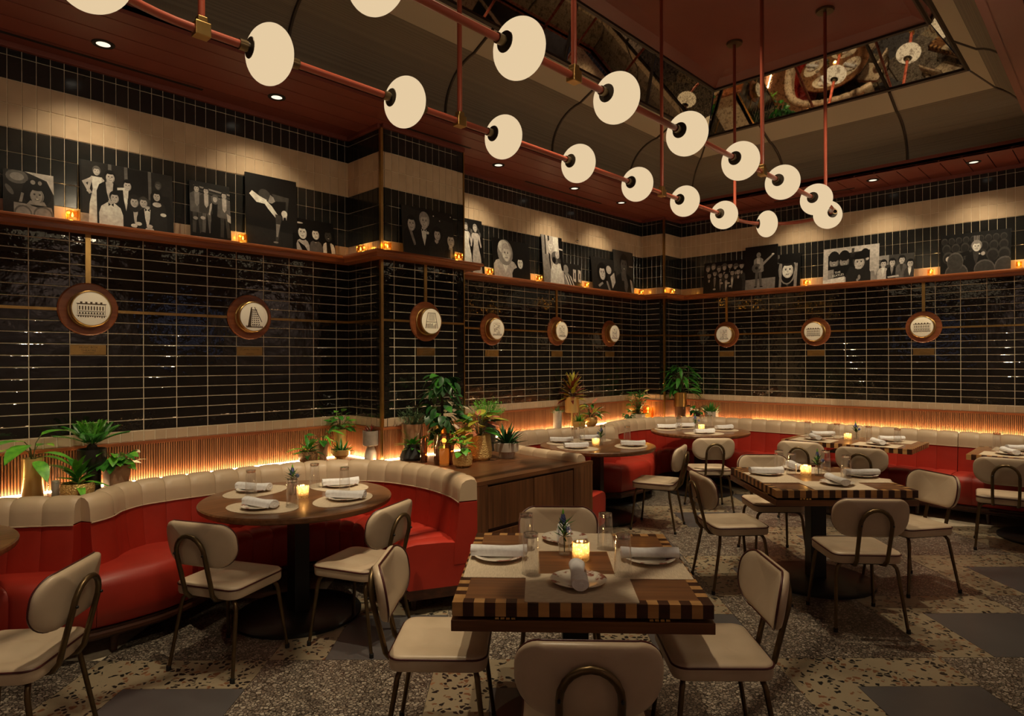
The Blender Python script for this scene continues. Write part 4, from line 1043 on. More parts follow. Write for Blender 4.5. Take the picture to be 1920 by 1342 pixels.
def building(seed, style):
    rng = random.Random(seed); b = MB(); z = .0962
    def R(x0, y0, x1, y1): b.face([(x0, y0, z), (x1, y0, z), (x1, y1, z), (x0, y1, z)])
    def fr(x0, y0, x1, y1, w=.0016): R(x0, y0, x1, y0 + w); R(x0, y1 - w, x1, y1); R(x0, y0, x0 + w, y1); R(x1 - w, y0, x1, y1)
    if style == 0:      # low wide front
        fr(-.062, -.03, .062, .022); R(-.066, .022, .066, .026); R(-.058, -.016, .058, -.013)
        for i in range(9):
            x = -.055 + .0128 * i; R(x, -.008, x + .006, .012); R(x, -.028, x + .007, -.019)
        for i in range(5): x = -.05 + .022 * i; R(x, .026, x + .010, .034)
        R(-.066, -.038, .066, -.035); 
        for i in range(12): x = -.06 + .0103 * i; R(x, -.043 - .004 * rng.random(), x + .006, -.038)
    elif style == 1:    # tower in perspective
        b.face([(-.04, -.06, z), (-.02, -.06, z), (-.012, .06, z), (-.02, .055, z)]); 
        for j in range(8):
            for i in range(4): x = -.014 + .014 * i * (1 - j * .06); y = -.05 + .0125 * j; R(x, y, x + .007, y + .007)
        b.face([(.0, .058, z), (.004, .06, z), (.05, -.03, z), (.046, -.032, z)]); R(-.05, -.066, .056, -.060)
        for i in range(14): x = -.05 + .0075 * i; R(x, -.06, x + .004, -.055 + .012 * rng.random())
        for i in range(26):
            a = -1.2 + 2.2 * i / 26; b.face([(.072 * math.cos(a), .072 * math.sin(a), z), (.0735 * math.cos(a), .0735 * math.sin(a), z), (.0735 * math.cos(a + .06), .0735 * math.sin(a + .06), z)])
    elif style == 2:    # tapering block
        for s in (-1, 1): b.face([(s * .030, .055, z), (s * .034, .055, z), (s * .056, -.05, z), (s * .051, -.05, z)])
        R(-.034, .053, .034, .057); R(-.044, -.008, .044, -.004)
        for j in range(4):
            for i in range(5): x = -.027 + .0115 * i; y = .004 + .012 * j; fr(x, y, x + .008, y + .009)
        for i in range(9): x = -.045 + .01 * i; R(x, -.05, x + .005, -.03 + .016 * rng.random())
    else:
        fr(-.04, -.045, .035, .05); 
        for j in range(6):
            for i in range(5):
                if rng.random() < .7: x = -.034 + .0135 * i; y = -.036 + .0142 * j; R(x, y, x + .008, y + .008 * rng.random() + .003)
        for i in range(16): x = -.05 + .0066 * i; R(x, -.055, x + .0035, -.048 + .012 * rng.random())
    return b
def text_mesh(s, size, m):
    cu = bpy.data.curves.new('t', 'FONT'); cu.body = s; cu.size = size; cu.align_x = 'CENTER'; cu.align_y = 'CENTER'
    o = bpy.data.objects.new('t', cu); COL.objects.link(o); bpy.context.view_layer.update()
    me = bpy.data.meshes.new_from_object(o.evaluated_get(bpy.context.evaluated_depsgraph_get())); me.materials.clear(); me.materials.append(m)
    bpy.data.objects.remove(o, do_unlink=True); return me
meds = [('A', 1.144, 2.013, V, 0, 'leftmost wall sconce with a low theatre drawn on its disc'), ('A', 2.262, 2.010, V, 1, 'tower drawing wall sconce, second on the long wall'), ('A', 3.657, 2.010, CV, 2, 'tapering block wall sconce on the tiled column'),
 ('A', 5.003, 2.003, V, 3, 'wall sconce just right of the tiled column'), ('A', 6.134, 2.016, V, 3, 'wall sconce above the red croton plant'), ('A', 7.26, 2.016, V, 3, 'wall sconce nearest the corner on the long wall'),
 ('B', 4.063, 2.005, U, 3, 'wall sconce nearest the corner on the end wall'), ('B', 2.874, 2.005, U, 0, 'middle wall sconce on the end wall'), ('B', 1.698, 2.018, U, 0, 'rightmost wall sconce with a wide building on its disc')]
for i, (w, x, z, pl, st, lab) in enumerate(meds):
    MM = FM[w](x, z, pl); t = thing('wall_sconce', lab, 'sconce', group='round wall sconces', M=MM)
    link('wood_disc', disc_me, t); link('brass_drum', drum_me, t); f = link('ceramic_face', face_me, t)
    o = building(i + 3, st).build('drawing', M['ink'], f); o.scale = (1.32, 1.32, 1)
    t2 = thing('name_plaque', 'small brass name plaque under the ' + lab.replace(' with a low theatre drawn on its disc', '').replace(' with a wide building on its disc', ''), 'plaque', group='brass plaques under the sconces', M=FM[w](x, 1.7355, pl))
    link('plate', plaq_me, t2)
    if i == 0: rows = (('MUSIC BOX', .021, .016), ('THEATRE', .021, -.005), ('WEST 45TH STREET', .009, -.022))
    elif i == 1: rows = (('ST. JAMES THEATRE', .018, .013), ('', 0, 0))
    else: rows = ()
    for s, sz, y in rows:
        if s and i < 2 and sz > .012: o = link('lettering', text_mesh(s, sz, M['ink']), t2); o.location = (0, y, .0124)
    b = MB()
    for j, (hw, y) in enumerate(((.06, .013), (.035, -.004), (.048, -.017)) if i > 1 else ((.034, -.021),)): b.box(-hw, y - .0016, .0119, hw, y + .0016, .0124)
    b.build('engraved_lines', M['ink'], t2)
# ---------------------------------------------------------------- photographs leaning on the shelf
GR = [M['g%d' % i] for i in range(7)]
class Print:
    """flat print drawn in its own plane: x 0..W from the left, y 0..H from the bottom"""
    def __init__(s, W, H, bgc):
        s.W, s.H = W, H; s.b = MB(); s.k = 0; s.poly([(0, 0), (1, 0), (1, 1), (0, 1)], bgc)
    def poly(s, pts, g):
        s.k += 1; z = .0105 + .00004 * s.k
        q = [(min(1, max(0, x)) * s.W - s.W / 2, min(1, max(0, y)) * s.H, z) for x, y in pts]
        a = sum(q[i][0] * q[(i + 1) % len(q)][1] - q[(i + 1) % len(q)][0] * q[i][1] for i in range(len(q)))
        s.b.face(q if a > 0 else q[::-1], g)
    def ell(s, cx, cy, rx, ry, g, n=16, a0=0, a1=2 * PI, rot=0):
        pts = []
        for i in range(n):
            a = a0 + (a1 - a0) * i / (n if a1 - a0 > 6.2 else n - 1); x, y = rx * math.cos(a), ry * math.sin(a)
            if rot: x, y = x * math.cos(rot) - y * math.sin(rot), x * math.sin(rot) + y * math.cos(rot)
            pts.append((cx + x, cy + y))
        s.poly(pts, g)
    def head(s, cx, cy, h, hair=0, face=5, long=0, hat=0, eyes=True, hg=None):
        """h: head height as a share of the print's height"""
        w = h * .72 * s.H / s.W
        if long: s.ell(cx, cy - h * .12 * long, w * .78, h * (.62 + .2 * long), hair)
        s.ell(cx, cy + h * .10, w * .58, h * .52, hair)
        s.ell(cx, cy - h * .06, w * .44, h * .43, face)
        s.ell(cx + w * .16, cy - h * .08, w * .24, h * .34, max(0, face - 1)); s.ell(cx - w * .03, cy - h * .06, w * .37, h * .40, face)
        s.ell(cx, cy + h * .36, w * .42, h * .12, hair)
        if eyes:
            for q in (-1, 1):
                s.ell(cx + q * w * .17, cy + h * .02, w * .075, h * .035, 0, 8); s.ell(cx + q * w * .17, cy + h * .08, w * .10, h * .018, 1, 6)
            s.poly([(cx - w * .02, cy - .01 * h), (cx + w * .04, cy - h * .14), (cx - w * .05, cy - h * .14)], max(0, face - 1))
            s.ell(cx, cy - h * .25, w * .15, h * .045, 1, 8)
            s.ell(cx, cy - h * .24, w * .11, h * .022, 6, 8)
        if hat:
            s.ell(cx, cy + h * .32, w * .85, h * .12, hat - 1); s.ell(cx, cy + h * .45, w * .5, h * .24, hat - 1)
    def bust(s, cx, top, w, bot, suit=0, shirt=None, bow=False, neck=5, lapel=True):
        hw = w / 2
        s.poly([(cx - hw * .3, top + .02), (cx + hw * .3, top + .02), (cx + hw * .8, top - .05), (cx + hw, top - .16), (cx + hw, bot), (cx - hw, bot), (cx - hw, top - .16), (cx - hw * .8, top - .05)], suit)
        s.poly([(cx - hw * .22, top + .05), (cx + hw * .22, top + .05), (cx + hw * .24, top - .02), (cx, top - .06), (cx - hw * .24, top - .02)], neck)
        if shirt is not None:
            s.poly([(cx - hw * .30, top), (cx + hw * .30, top), (cx + hw * .22, top - .16), (cx, max(bot, top - .34)), (cx - hw * .22, top - .16)], shirt)
        if bow:
            for q in (-1, 1): s.poly([(cx, top - .012), (cx + q * hw * .22, top + .016), (cx + q * hw * .22, top - .04)], 0)
    def person(s, cx, y0, h, suit=0, shirt=None, hair=0, face=5, legs=None, dress=None, w=.34, bow=False, long=0):
        """whole standing figure, h: height share"""
        a = h * s.H / s.W
        if dress is not None:
            s.poly([(cx - a * .08, y0 + h * .82), (cx + a * .08, y0 + h * .82), (cx + a * .06, y0 + h * .6), (cx + a * .11, y0 + h * .35), (cx + a * .13, y0), (cx - a * .13, y0), (cx - a * .11, y0 + h * .35), (cx - a * .06, y0 + h * .6)], dress)
            for q in (-1, 1): s.poly([(cx + q * a * .07, y0 + h * .82), (cx + q * a * .11, y0 + h * .78), (cx + q * a * .15, y0 + h * .55), (cx + q * a * .12, y0 + h * .53), (cx + q * a * .075, y0 + h * .72)], face)
        else:
            for q in (-1, 1):
                s.poly([(cx, y0 + h * .48), (cx + q * a * .085, y0 + h * .48), (cx + q * a * .10, y0 + .02 * h), (cx + q * a * .04, y0 + .02 * h)], suit if legs is None else legs)
                s.ell(cx + q * a * .085, y0 + .02 * h, a * .05, h * .018, 0, 8)
            s.poly([(cx - a * .05, y0 + h * .86), (cx + a * .05, y0 + h * .86), (cx + a * .13, y0 + h * .80), (cx + a * .15, y0 + h * .46), (cx + a * .11, y0 + h * .44), (cx - a * .11, y0 + h * .44), (cx - a * .15, y0 + h * .46), (cx - a * .13, y0 + h * .80)], suit)
            if shirt is not None: s.poly([(cx - a * .045, y0 + h * .85), (cx + a * .045, y0 + h * .85), (cx + a * .04, y0 + h * .62), (cx, y0 + h * .56), (cx - a * .04, y0 + h * .62)], shirt)
            if bow: s.poly([(cx - a * .03, y0 + h * .855), (cx + a * .03, y0 + h * .83), (cx + a * .03, y0 + h * .855), (cx - a * .03, y0 + h * .83)], 0)
        s.head(cx, y0 + h * .915, h * .15, hair, face, long, eyes=h > .45)
photo_n = []
def photo(w, a, c, z0, z1, label, draw, pl=None, bgc=0, lean=.085, edge=1):
    W = abs(c - a); H = (z1 - z0); x = (a + c) / 2
    pl = (V if w == 'A' else U) if pl is None else pl
    base = FM[w](x, z0 + .001, pl - .018 - lean * H)
    MM = base @ Matrix.Rotation(-math.asin(lean), 4, 'X')
    t = thing('photo_print', label, 'photograph', group='black and white prints on the shelf', M=MM)
    MB().box(-W / 2, 0, 0, W / 2, H, .0105).build('board', M['g%d' % edge], t)
    p = Print(W, H, bgc); draw(p); p.b.build('print', GR, t)
    return t
def d1(p):
    p.poly([(.0, 0), (.95, 0), (.97, .42), (.6, .45), (.2, .5), (.0, .45)], 1); p.poly([(.42, 1), (1, 1), (1, .55), (.86, .85)], 5)
    p.ell(.27, .86, .22, .16, 3); p.ell(.27, .86, .14, .09, 4); p.ell(.12, .55, .05, .13, 3, rot=.6)
    p.poly([(.2, .28), (.95, .25), (1, .0), (.2, .0)], 4); p.ell(.38, .04, .18, .20, 3); p.ell(.38, .03, .15, .17, 4); p.ell(.78, .06, .2, .20, 3); p.ell(.78, .05, .17, .17, 4)
    p.ell(.66, .55, .30, .33, 0); p.poly([(.45, .27), (.85, .27), (.8, .36), (.52, .36)], 4); p.head(.66, .50, .40, 0, 4)
    p.poly([(.3, .3), (.36, .3), (.4, .5), (.35, .52)], 4); p.ell(.58, .78, .05, .05, 4); p.ell(.72, .78, .04, .05, 4)
def d2(p):
    p.poly([(.02, .1), (1, .1), (1, 1), (.02, 1)], 1); p.poly([(.5, .5), (.72, .5), (.72, .98), (.5, .98)], 0)
    for x in (.29, .46, .72): p.poly([(x, .3), (x + .035, .3), (x + .035, 1), (x, 1)], 3)
    p.poly([(.5, .55), (.95, .50), (.95, .30), (.5, .35)], 2); p.poly([(0, 0), (.16, 0), (.12, .16), (0, .16)], 4)
    p.person(.17, .0, .93, dress=6, hair=3, face=5, w=.3); p.poly([(.02, .66), (.12, .75), (.13, .70), (.06, .64), (.12, .50), (.09, .47)], 5)
    p.bust(.30, .70, .27, 0, 0, 5); p.head(.31, .79, .19, 0, 5); p.bust(.47, .62, .20, .1, 0, 6); p.head(.49, .70, .17, 0, 5)
    p.poly([(.38, .64), (.46, .66), (.46, .62), (.38, .60)], 6)
    p.bust(.31, .36, .25, 0, 6, 6, True); p.head(.35, .47, .18, 0, 5)
    p.bust(.57, .34, .18, 0, 0, 5); p.head(.56, .45, .18, 1, 5, 1); p.bust(.70, .36, .24, 0, 0, 6, True); p.head(.66, .46, .17, 2, 5)
    p.poly([(.74, .62), (.96, .62), (1, .2), (.95, 0), (.74, 0)], 0); p.bust(.83, .50, .18, 0, 1, None); p.head(.81, .60, .16, 0, 5, .6); p.ell(.81, .46, .05, .04, 5); p.head(.83, .78, .13, 2, 3)
    for x, y in ((.55, .06), (.60, .10), (.72, .08), (.88, .30)): p.ell(x, y, .035, .03, 6)
    p.ell(.72, .02, .05, .04, 5)
def d3(p):
    for i in range(4): p.poly([(.1, .93 - .06 * i), (1, .86 - .06 * i), (1, .83 - .06 * i), (.1, .90 - .06 * i)], 4 if i % 2 == 0 else 2)
    p.person(.17, .06, .88, 3, 4, 1, 5, legs=2); p.person(.40, .08, .84, 2, 5, 1, 5, legs=3); p.person(.62, 0, .80, dress=0, hair=3, face=5, long=.6); p.person(.85, .03, .86, 3, 5, 1, 5, legs=2)
    p.poly([(.9, .5), (1, .46), (1, .33), (.92, .36)], 5); p.ell(.3, .36, .06, .03, 5); p.ell(.12, .34, .06, .03, 4)
def d4(p):
    p.poly([(0, 0), (1, 0), (1, .22), (0, .28)], 1); p.ell(.36, .72, .12, .085, 2, rot=-.2)
    p.poly([(.07, .71), (.12, .76), (.26, .70), (.40, .66), (.36, .60), (.2, .61)], 6); p.poly([(.38, .66), (.5, .58), (.62, .46), (.56, .43), (.42, .54), (.34, .62)], 6)
    p.poly([(.47, .74), (.6, .68), (.5, .62), (.42, .63)], 4); p.poly([(.5, .76), (.84, .74), (.80, .50), (.76, .50), (.78, .68), (.56, .66)], 2)
    p.ell(.74, .50, .06, .05, 6); p.poly([(.7, .47), (.73, .47), (.71, .40)], 6); p.poly([(.76, .47), (.79, .47), (.78, .41)], 6)
    p.poly([(.56, .48), (.70, .46), (.66, .34), (.60, .06), (.55, .06), (.57, .30)], 2); p.poly([(.57, .34), (.65, .34), (.6, .16), (.57, .16)], 4); p.ell(.56, .08, .05, .012, 4)
def d5(p):
    for cx, f, h, g, t in ((.22, 6, .42, 5, 0), (.53, 6, .36, 3, 0), (.84, 2, .38, 6, 0)):
        p.bust(cx, .36, .30, 0, g, None, neck=f); p.ell(cx, .62, .13, .30, 0); p.head(cx + .01, .58, h, 0, f)
    p.poly([(.1, .3), (.2, .0), (.33, .0), (.26, .16)], 0); p.poly([(.79, .34), (.88, .34), (.9, 0), (.78, 0)], 0); p.ell(.16, .86, .10, .025, 5)
def d6(p):
    p.poly([(0, 0), (1, 0), (1, .8), (0, 1)], 1)
    p.bust(.16, .56, .30, 0, 0, None, neck=4); p.poly([(.1, .58), (.15, .58), (.24, .22), (.2, .2)], 4); p.head(.17, .64, .30, 0, 5)
    p.bust(.40, .56, .34, 0, 0, 6, True); p.head(.42, .74, .32, 4, 5); p.bust(.64, .36, .30, 0, 1, None, neck=5); p.ell(.66, .52, .11, .15, 0); p.head(.66, .50, .26, 0, 5)
    p.bust(.92, .26, .28, 0, 0, 4); p.head(.93, .42, .30, 1, 5); p.poly([(.88, .22), (.91, .22), (.89, 0), (.85, 0)], 2)
    for x, y in ((.6, .88), (.72, .80), (.95, .93)): p.ell(x, y, .012, .015, 6, 8)
    p.ell(.47, .50, .025, .03, 6)
def d7(p):
    for i in range(14): p.ell(.1 + .06 * i, .75 + .06 * math.sin(i * 2.2), .04, .05, 2 + i % 3)
    p.person(.28, .04, .88, dress=6, hair=3, face=5); p.person(.68, 0, .92, dress=5, hair=4, face=5)
def d8(p):
    p.bust(.32, .48, .62, 0, 5, 6, neck=6); p.ell(.33, .66, .21, .34, 4); p.ell(.30, .80, .15, .18, 6); p.head(.36, .64, .44, 5, 6); p.bust(.74, .30, .50, 0, 0, None, neck=1); p.ell(.75, .50, .13, .22, 0); p.head(.73, .44, .32, 0, 6)
def d9(p):
    for x0, x1, g in ((0, .14, 4), (.14, .2, 1), (.2, .3, 5), (.3, .38, 1), (.55, .8, 6), (.82, 1, 0)): p.poly([(x0, .3), (x1, .3), (x1, 1), (x0, 1)], g)
    p.poly([(.82, .74), (1, .73), (1, .76), (.82, .77)], 5)
    p.poly([(.30, .0), (.85, .0), (1, .0), (.85, .45), (.55, .52), (.38, .3)], 6); p.ell(.42, .76, .17, .15, 4); p.head(.42, .78, .2, 5, 6, .7); p.ell(.62, .55, .2, .14, 3); p.ell(.55, .5, .09, .07, 0); p.ell(.72, .62, .10, .08, 5); p.ell(.8, .5, .08, .06, 2); p.poly([(0, 0), (.3, 0), (.35, .3), (.28, .6), (0, .6)], 4)
def d10(p):
    p.poly([(.05, 0), (.35, 0), (.45, .4), (.2, .6), (.05, .5)], 4)
    for i in range(5): p.poly([(.08 + .07 * i, .45), (.12 + .07 * i, .45), (.30 + .07 * i, .02), (.25 + .07 * i, .02)], 6 if i % 2 == 0 else 0)
    p.ell(.15, .72, .14, .2, 4)
    for x in (.52, .80): p.poly([(x, .25), (x + .16, .2), (x + .20, .75), (x + .04, .78)], 5); p.poly([(x + .07, .35), (x + .12, .34), (x + .14, .6), (x + .09, .62)], 0)
def d11(p):
    p.poly([(.3, 0), (.95, 0), (.9, .3), (.6, .5), (.35, .3)], 1); p.head(.42, .55, .48, 0, 5, .5); p.ell(.70, .66, .11, .13, 5); p.poly([(.74, .45), (.92, .6), (.95, .3), (.8, .08)], 5); p.poly([(.2, .14), (.4, .26), (.42, .20), (.26, .08)], 4); p.poly([(.55, .3), (.62, .3), (.72, .02), (.64, .0)], 4)
def d12(p):
    p.bust(.5, .45, .9, 0, 1, None, neck=3); p.head(.52, .68, .42, 1, 3); p.poly([(.5, .55), (.56, .55), (.7, .2), (.6, 0), (.5, .1)], 3); p.poly([(.80, .35), (.9, .3), (1, 0), (.86, 0)], 5); p.poly([(.78, .64), (.98, .64), (.98, .67), (.78, .67)], 5)
    for q in (-.06, 0, .06): p.poly([(.4 + q, .5), (.44 + q, .5), (.5 + q, .3), (.45 + q, .28)], 3)
def d13(p):
    p.poly([(0, 0), (1, 0), (1, .5), (0, .5)], 1)
    rng = random.Random(2)
    for i in range(7): p.bust(.10 + .135 * i, .62 + .05 * math.sin(i * 2), .19, 0, rng.choice((0, 1, 2, 3)), None)
    for i in range(7): p.head(.10 + .135 * i, .80 + .05 * math.sin(i * 2.1), .20, rng.choice((0, 1, 3)), 5, 0, rng.choice((0, 0, 1, 4)))
    for i in range(6): p.bust(.14 + .14 * i, .40 + .06 * math.sin(i * 1.7), .20, 0, rng.choice((0, 1, 1, 2)), rng.choice((None, 4, 6)))
    for i in range(6): p.head(.14 + .14 * i, .58 + .06 * math.sin(i * 1.7), .20, rng.choice((0, 1)), 5, 0, rng.choice((0, 1)))
    for x, y in ((.45, .3), (.62, .28), (.66, .18), (.28, .12)): p.ell(x, y, .035, .03, 6)
def d14(p):
    p.poly([(0, 0), (1, 0), (1, .26), (0, .24)], 4); p.person(.42, .05, .80, 4, 5, 4, 4, legs=3); p.ell(.36, .50, .15, .10, 3); p.ell(.36, .50, .05, .035, 1)
    p.poly([(.42, .50), (.46, .56), (.86, .80), (.88, .77), (.46, .47)], 4); p.ell(.86, .785, .04, .02, 5)
def d15(p):
    p.poly([(0, 1), (.14, 1), (.18, .72), (0, .74)], 3); p.bust(.5, .30, .9, 0, 0, 2, neck=5)
    p.ell(.48, .52, .36, .44, 4); p.ell(.48, .42, .26, .30, 0); p.head(.50, .52, .50, 1, 6); p.ell(.5, .82, .46, .12, 0); p.poly([(.24, .82), (.78, .82), (.74, 1), (.28, 1)], 0)
    for x in (.18, .22, .78, .84): p.poly([(x, .70), (x + .05, .70), (x + .03, 0), (x - .03, 0)], 4)
def d16(p):
    p.poly([(.09, .12), (.84, .2), (.84, .86), (.09, .80)], 1)
    for cx in (.20, .39): p.ell(cx, .70, .11, .22, 0); p.head(cx, .62, .38, 0, 4); p.ell(cx, .74, .10, .12, 0)
    p.poly([(.09, .12), (.42, .2), (.5, .5), (.09, .48)], 0); p.poly([(.09, .12), (.2, .12), (.2, .40), (.09, .38)], 4); p.ell(.56, .55, .08, .13, 0); p.ell(.76, .75, .08, .16, 0); p.ell(.79, .62, .035, .05, 5)
    p.bust(.64, .40, .44, 0, 1, None, neck=5); p.head(.66, .54, .40, 2, 5, 0, 1); p.poly([(.52, .80), (.56, .80), (.57, .95), (.52, .95)], 2)
    p.poly([(.09, .12), (.40, .18), (.39, .0), (.0, .0), (.0, .1)], 6)
    p.ell(.66, .12, .025, .07, 4); p.ell(.63, .05, .02, .04, 4)
def d17(p):
    p.poly([(0, .55), (.42, .6), (.42, 1), (0, 1)], 4)
    for cx, y, su, sh_, hr, ht in ((.11, .62, 4, 5, 1, 3), (.29, .58, 5, 6, 0, 0), (.50, .60, 0, 4, 0, 0), (.72, .68, 3, 2, 0, 0), (.91, .50, 2, 6, 0, 0)):
        p.bust(cx, y - .10, .26, 0, su, sh_); p.head(cx + .01, y + .07, .32, hr, 5, 0, ht)
    p.poly([(.40, .10), (.66, .14), (.68, .06), (.42, .04)], 5)
def d18(p):
    for j, (y, n, r_) in enumerate(((.86, 9, .055), (.68, 7, .075), (.46, 6, .10))):
        for i in range(n):
            x = .06 + .95 * i / n + .03 * j; p.ell(x, y - r_ * .5, r_ * .85, r_ * 1.6, 2); p.ell(x, y - r_ * .75, r_ * .70, r_ * 1.3, 1)
    p.bust(.52, .52, .30, .0, 0, 2, neck=2); p.poly([(.1, .42), (.42, .56), (.44, .46), (.14, .34)], 0); p.head(.53, .64, .26, 4, 6); p.ell(.13, .38, .05, .07, 5); p.ell(.62, .45, .03, .05, 5); p.ell(.57, .45, .012, .02, 6)
    for i in range(4): p.poly([(.49 + .022 * i, .76), (.50 + .022 * i, .76), (.50 + .022 * i, .92), (.49 + .022 * i, .90)], 4)
    for x, y, rx in ((.24, .02, .17), (.64, .06, .15), (.92, .10, .14), (.22, .30, .12)): p.ell(x, y, rx, .24, 3); p.ell(x, y - .02, rx * .93, .22, 2)
S0, S1, S2 = 2.88, 3.03, 3.18
k2 = U / 8.463
photo('A', .68, .945, 2.59, S0, 'leftmost small print of a startled face with curlers', d1, bgc=1)
photo('A', 1.09, 1.675, 2.59, S1, 'wide print of eight people in evening dress', d2)
photo('A', 1.795, 2.095, 2.59, S1, 'narrow print of four people in costume on a stage', d3)
photo('A', 2.22, 2.66, 2.59, S2, 'tall dark print of a bowing dancer on one leg', d4, lean=.05)
photo('A', 2.615, 3.01, 2.59, S0, 'small print of three smiling faces overlapping the dancer', d5, lean=.16)
photo('A', 3.375, 3.965, 2.59, S1, 'print of four people in black on the tiled column', d6, pl=CV)
photo('A', 4.50, 4.835, 2.59, S2, 'tall narrow print of two women in long pale gowns', d7)
photo('A', 4.99, 5.59, 2.59, S1, 'wide print of two laughing women on the middle shelf', d8)
photo('A', 5.82, 6.21, 2.59, S2, 'tall pale print of a bride among flowers', d9, bgc=5)
photo('A', 6.23, 6.59, 2.59, S0, 'small print with a striped sleeve and framed pictures', d10, bgc=1)
photo('A', 6.81, 7.36, 2.59, S1, 'dark print of a face beside clasped hands', d11, bgc=1, lean=.10)
photo('A', 7.32, 7.80, 2.59, S2, 'tall grey print of a seated figure nearest the corner', d12, bgc=2, lean=.05)
photo('B', 4.34 * k2, 3.735 * k2, 2.59, S1, 'print of a dense crowd of faces on the end wall', d13, lean=.10)
photo('B', 3.74 * k2, 3.305 * k2, 2.59, S2, 'tall print of a guitarist standing on a stage', d14, lean=.05)
photo('B', 3.33 * k2, 3.015 * k2, 2.59, S1, 'print of a face with long braids under a black hat', d15, lean=.10)
t16 = photo('B', 2.74 * k2, 2.12 * k2, 2.59, S1, 'print with a wide white border and a smiling person in a cap', d16, bgc=5, edge=5)
tb = link('lettering', text_mesh('THE\nBEATLES', .036, M['g6']), t16); tb.location = (-.14, .115, .0135); tb.rotation_euler = (0, 0, .1)
photo('B', 2.205 * k2, 1.765 * k2, 2.59, S0, 'small print of five smiling people overlapping the white bordered print', d17, bgc=2, lean=.16)
photo('B', 1.51 * k2, .89 * k2, 2.59, S1, 'wide dark print of a figure sprawled in theatre seats', d18)

# ---------------------------------------------------------------- potted plants
LM = {}
def leaf(kind):
    if kind not in LM:
        s = {'philo': (.20, .085, 'leaf_bright', .35, .2), 'pothos': (.075, .052, 'leaf_mid', .35, .15), 'pothos2': (.075, .05, 'leaf_bright', .3, .15), 'lance': (.13, .034, 'leaf_mid', .25, .25), 'lily': (.20, .058, 'leaf_mid', .45, .2), 'lilyd': (.19, .055, 'leaf_dark', .5, .2),
             'heart': (.105, .070, 'leaf_dark', .30, .2), 'heart2': (.10, .066, 'leaf_mid', .3, .2), 'croton_y': (.17, .045, 'leaf_yellow', .1, .25), 'croton_r': (.17, .042, 'leaf_red', .2, .25), 'agla': (.19, .075, 'leaf_yellow', .3, .2), 'agla_p': (.16, .06, 'leaf_pink', .25, .2), 'agla_g': (.18, .07, 'leaf_mid', .35, .2),
             'agave': (.19, .034, 'leaf_dark', .05, .5), 'jade': (.05, .026, 'leaf_mid', .05, .3), 'sprout': (.05, .034, 'leaf_bright', .2, .1), 'grass': (.16, .012, 'leaf_bright', .5, .3), 'succ': (.07, .016, 'leaf_grey', -.2, .5), 'succr': (.075, .016, 'leaf_red', -.2, .5), 'aloe': (.11, .02, 'leaf_mid', -.1, .5), 'curl': (.15, .04, 'leaf_bright', .6, .2), 'bird': (.14, .045, 'leaf_bright', .15, .3), 'blade': (.10, .014, 'leaf_mid', -.1, .4), 'dark': (.12, .055, 'leaf_dark', .35, .2)}[kind]
        LM[kind] = leaf_mesh('leaf', s[0], s[1], M[s[2]], s[3], s[4])
    return LM[kind]
def in_room(p):
    if p.y > V - .02 or p.x > U - .02: return False
    if CU - .02 < p.x < CW + .02 and p.y > CV - .02: return False
    if p.x > KU - .02 and p.y > KV - .02: return False
    return True
def world_of(par, p):
    a = par.rotation_euler[2]; return Vector((par.location.x + p[0] * math.cos(a) - p[1] * math.sin(a), par.location.y + p[0] * math.sin(a) + p[1] * math.cos(a), par.location.z + p[2]))
def put_leaf(par, kind, p, az, el, sc=1.0, roll=0):
    Lf = leaf(kind).vertices[-2].co.x * sc
    for k in range(9):
        q = (p[0] + Lf * math.cos(az) * math.cos(el), p[1] + Lf * math.sin(az) * math.cos(el), p[2])
        if in_room(world_of(par, q)): break
        az += .7
    else: return None
    o = link('leaf', leaf(kind), par)
    o.matrix_local = Matrix.Translation(p) @ Matrix.Rotation(az, 4, 'Z') @ Matrix.Rotation(-el, 4, 'Y') @ Matrix.Rotation(roll, 4, 'X') @ Matrix.Scale(sc, 4); return o
def pot(par, prof, m, n=28, name='pot', sq=False, soil=None):
    b = MB(); b.lathe(prof, 4 if sq else n, Matrix.Rotation(PI / 4, 4, 'Z') if sq else None); o = b.build(name, m, par, smooth=None if sq else 35)
    r_, z = soil if soil else (prof[-1][0] * .96, prof[-1][1] - .012)
    MB().lathe([(0, z), (r_, z)] if not sq else [(0, z), (r_, z)], 4 if sq else 20, Matrix.Rotation(PI / 4, 4, 'Z') if sq else None).build('soil', M['soil'], par)
    return z
def cyl(r, h, t=.006, z0=0): return [(0, z0), (r, z0), (r, z0 + h), (r - t, z0 + h), (r - t, z0 + h - .02)]
def plant(name, label, x, y, z=ZLG + .001, rz=None, cat='plant'):
    return thing(name, label, cat, (x, y, z), random.uniform(0, 6) if rz is None else rz, 'potted plants on the ledges')
def rosette(t, kinds, z, n, r0, el0, el1, sc=(.8, 1.1), seed=1, stem=None, cx=0, cy=0, up=0.0):
    rng = random.Random(seed)
    for i in range(n):
        u_ = i / max(1, n - 1); az = i * 2.4 + rng.uniform(-.25, .25); el = el0 + (el1 - el0) * u_ + rng.uniform(-.12, .12)
        put_leaf(t, kinds[i % len(kinds)], (cx + r0 * math.cos(az) * (1 - u_ * .6), cy + r0 * math.sin(az) * (1 - u_ * .6), z + up * u_), az, el, rng.uniform(*sc), rng.uniform(-.3, .3))
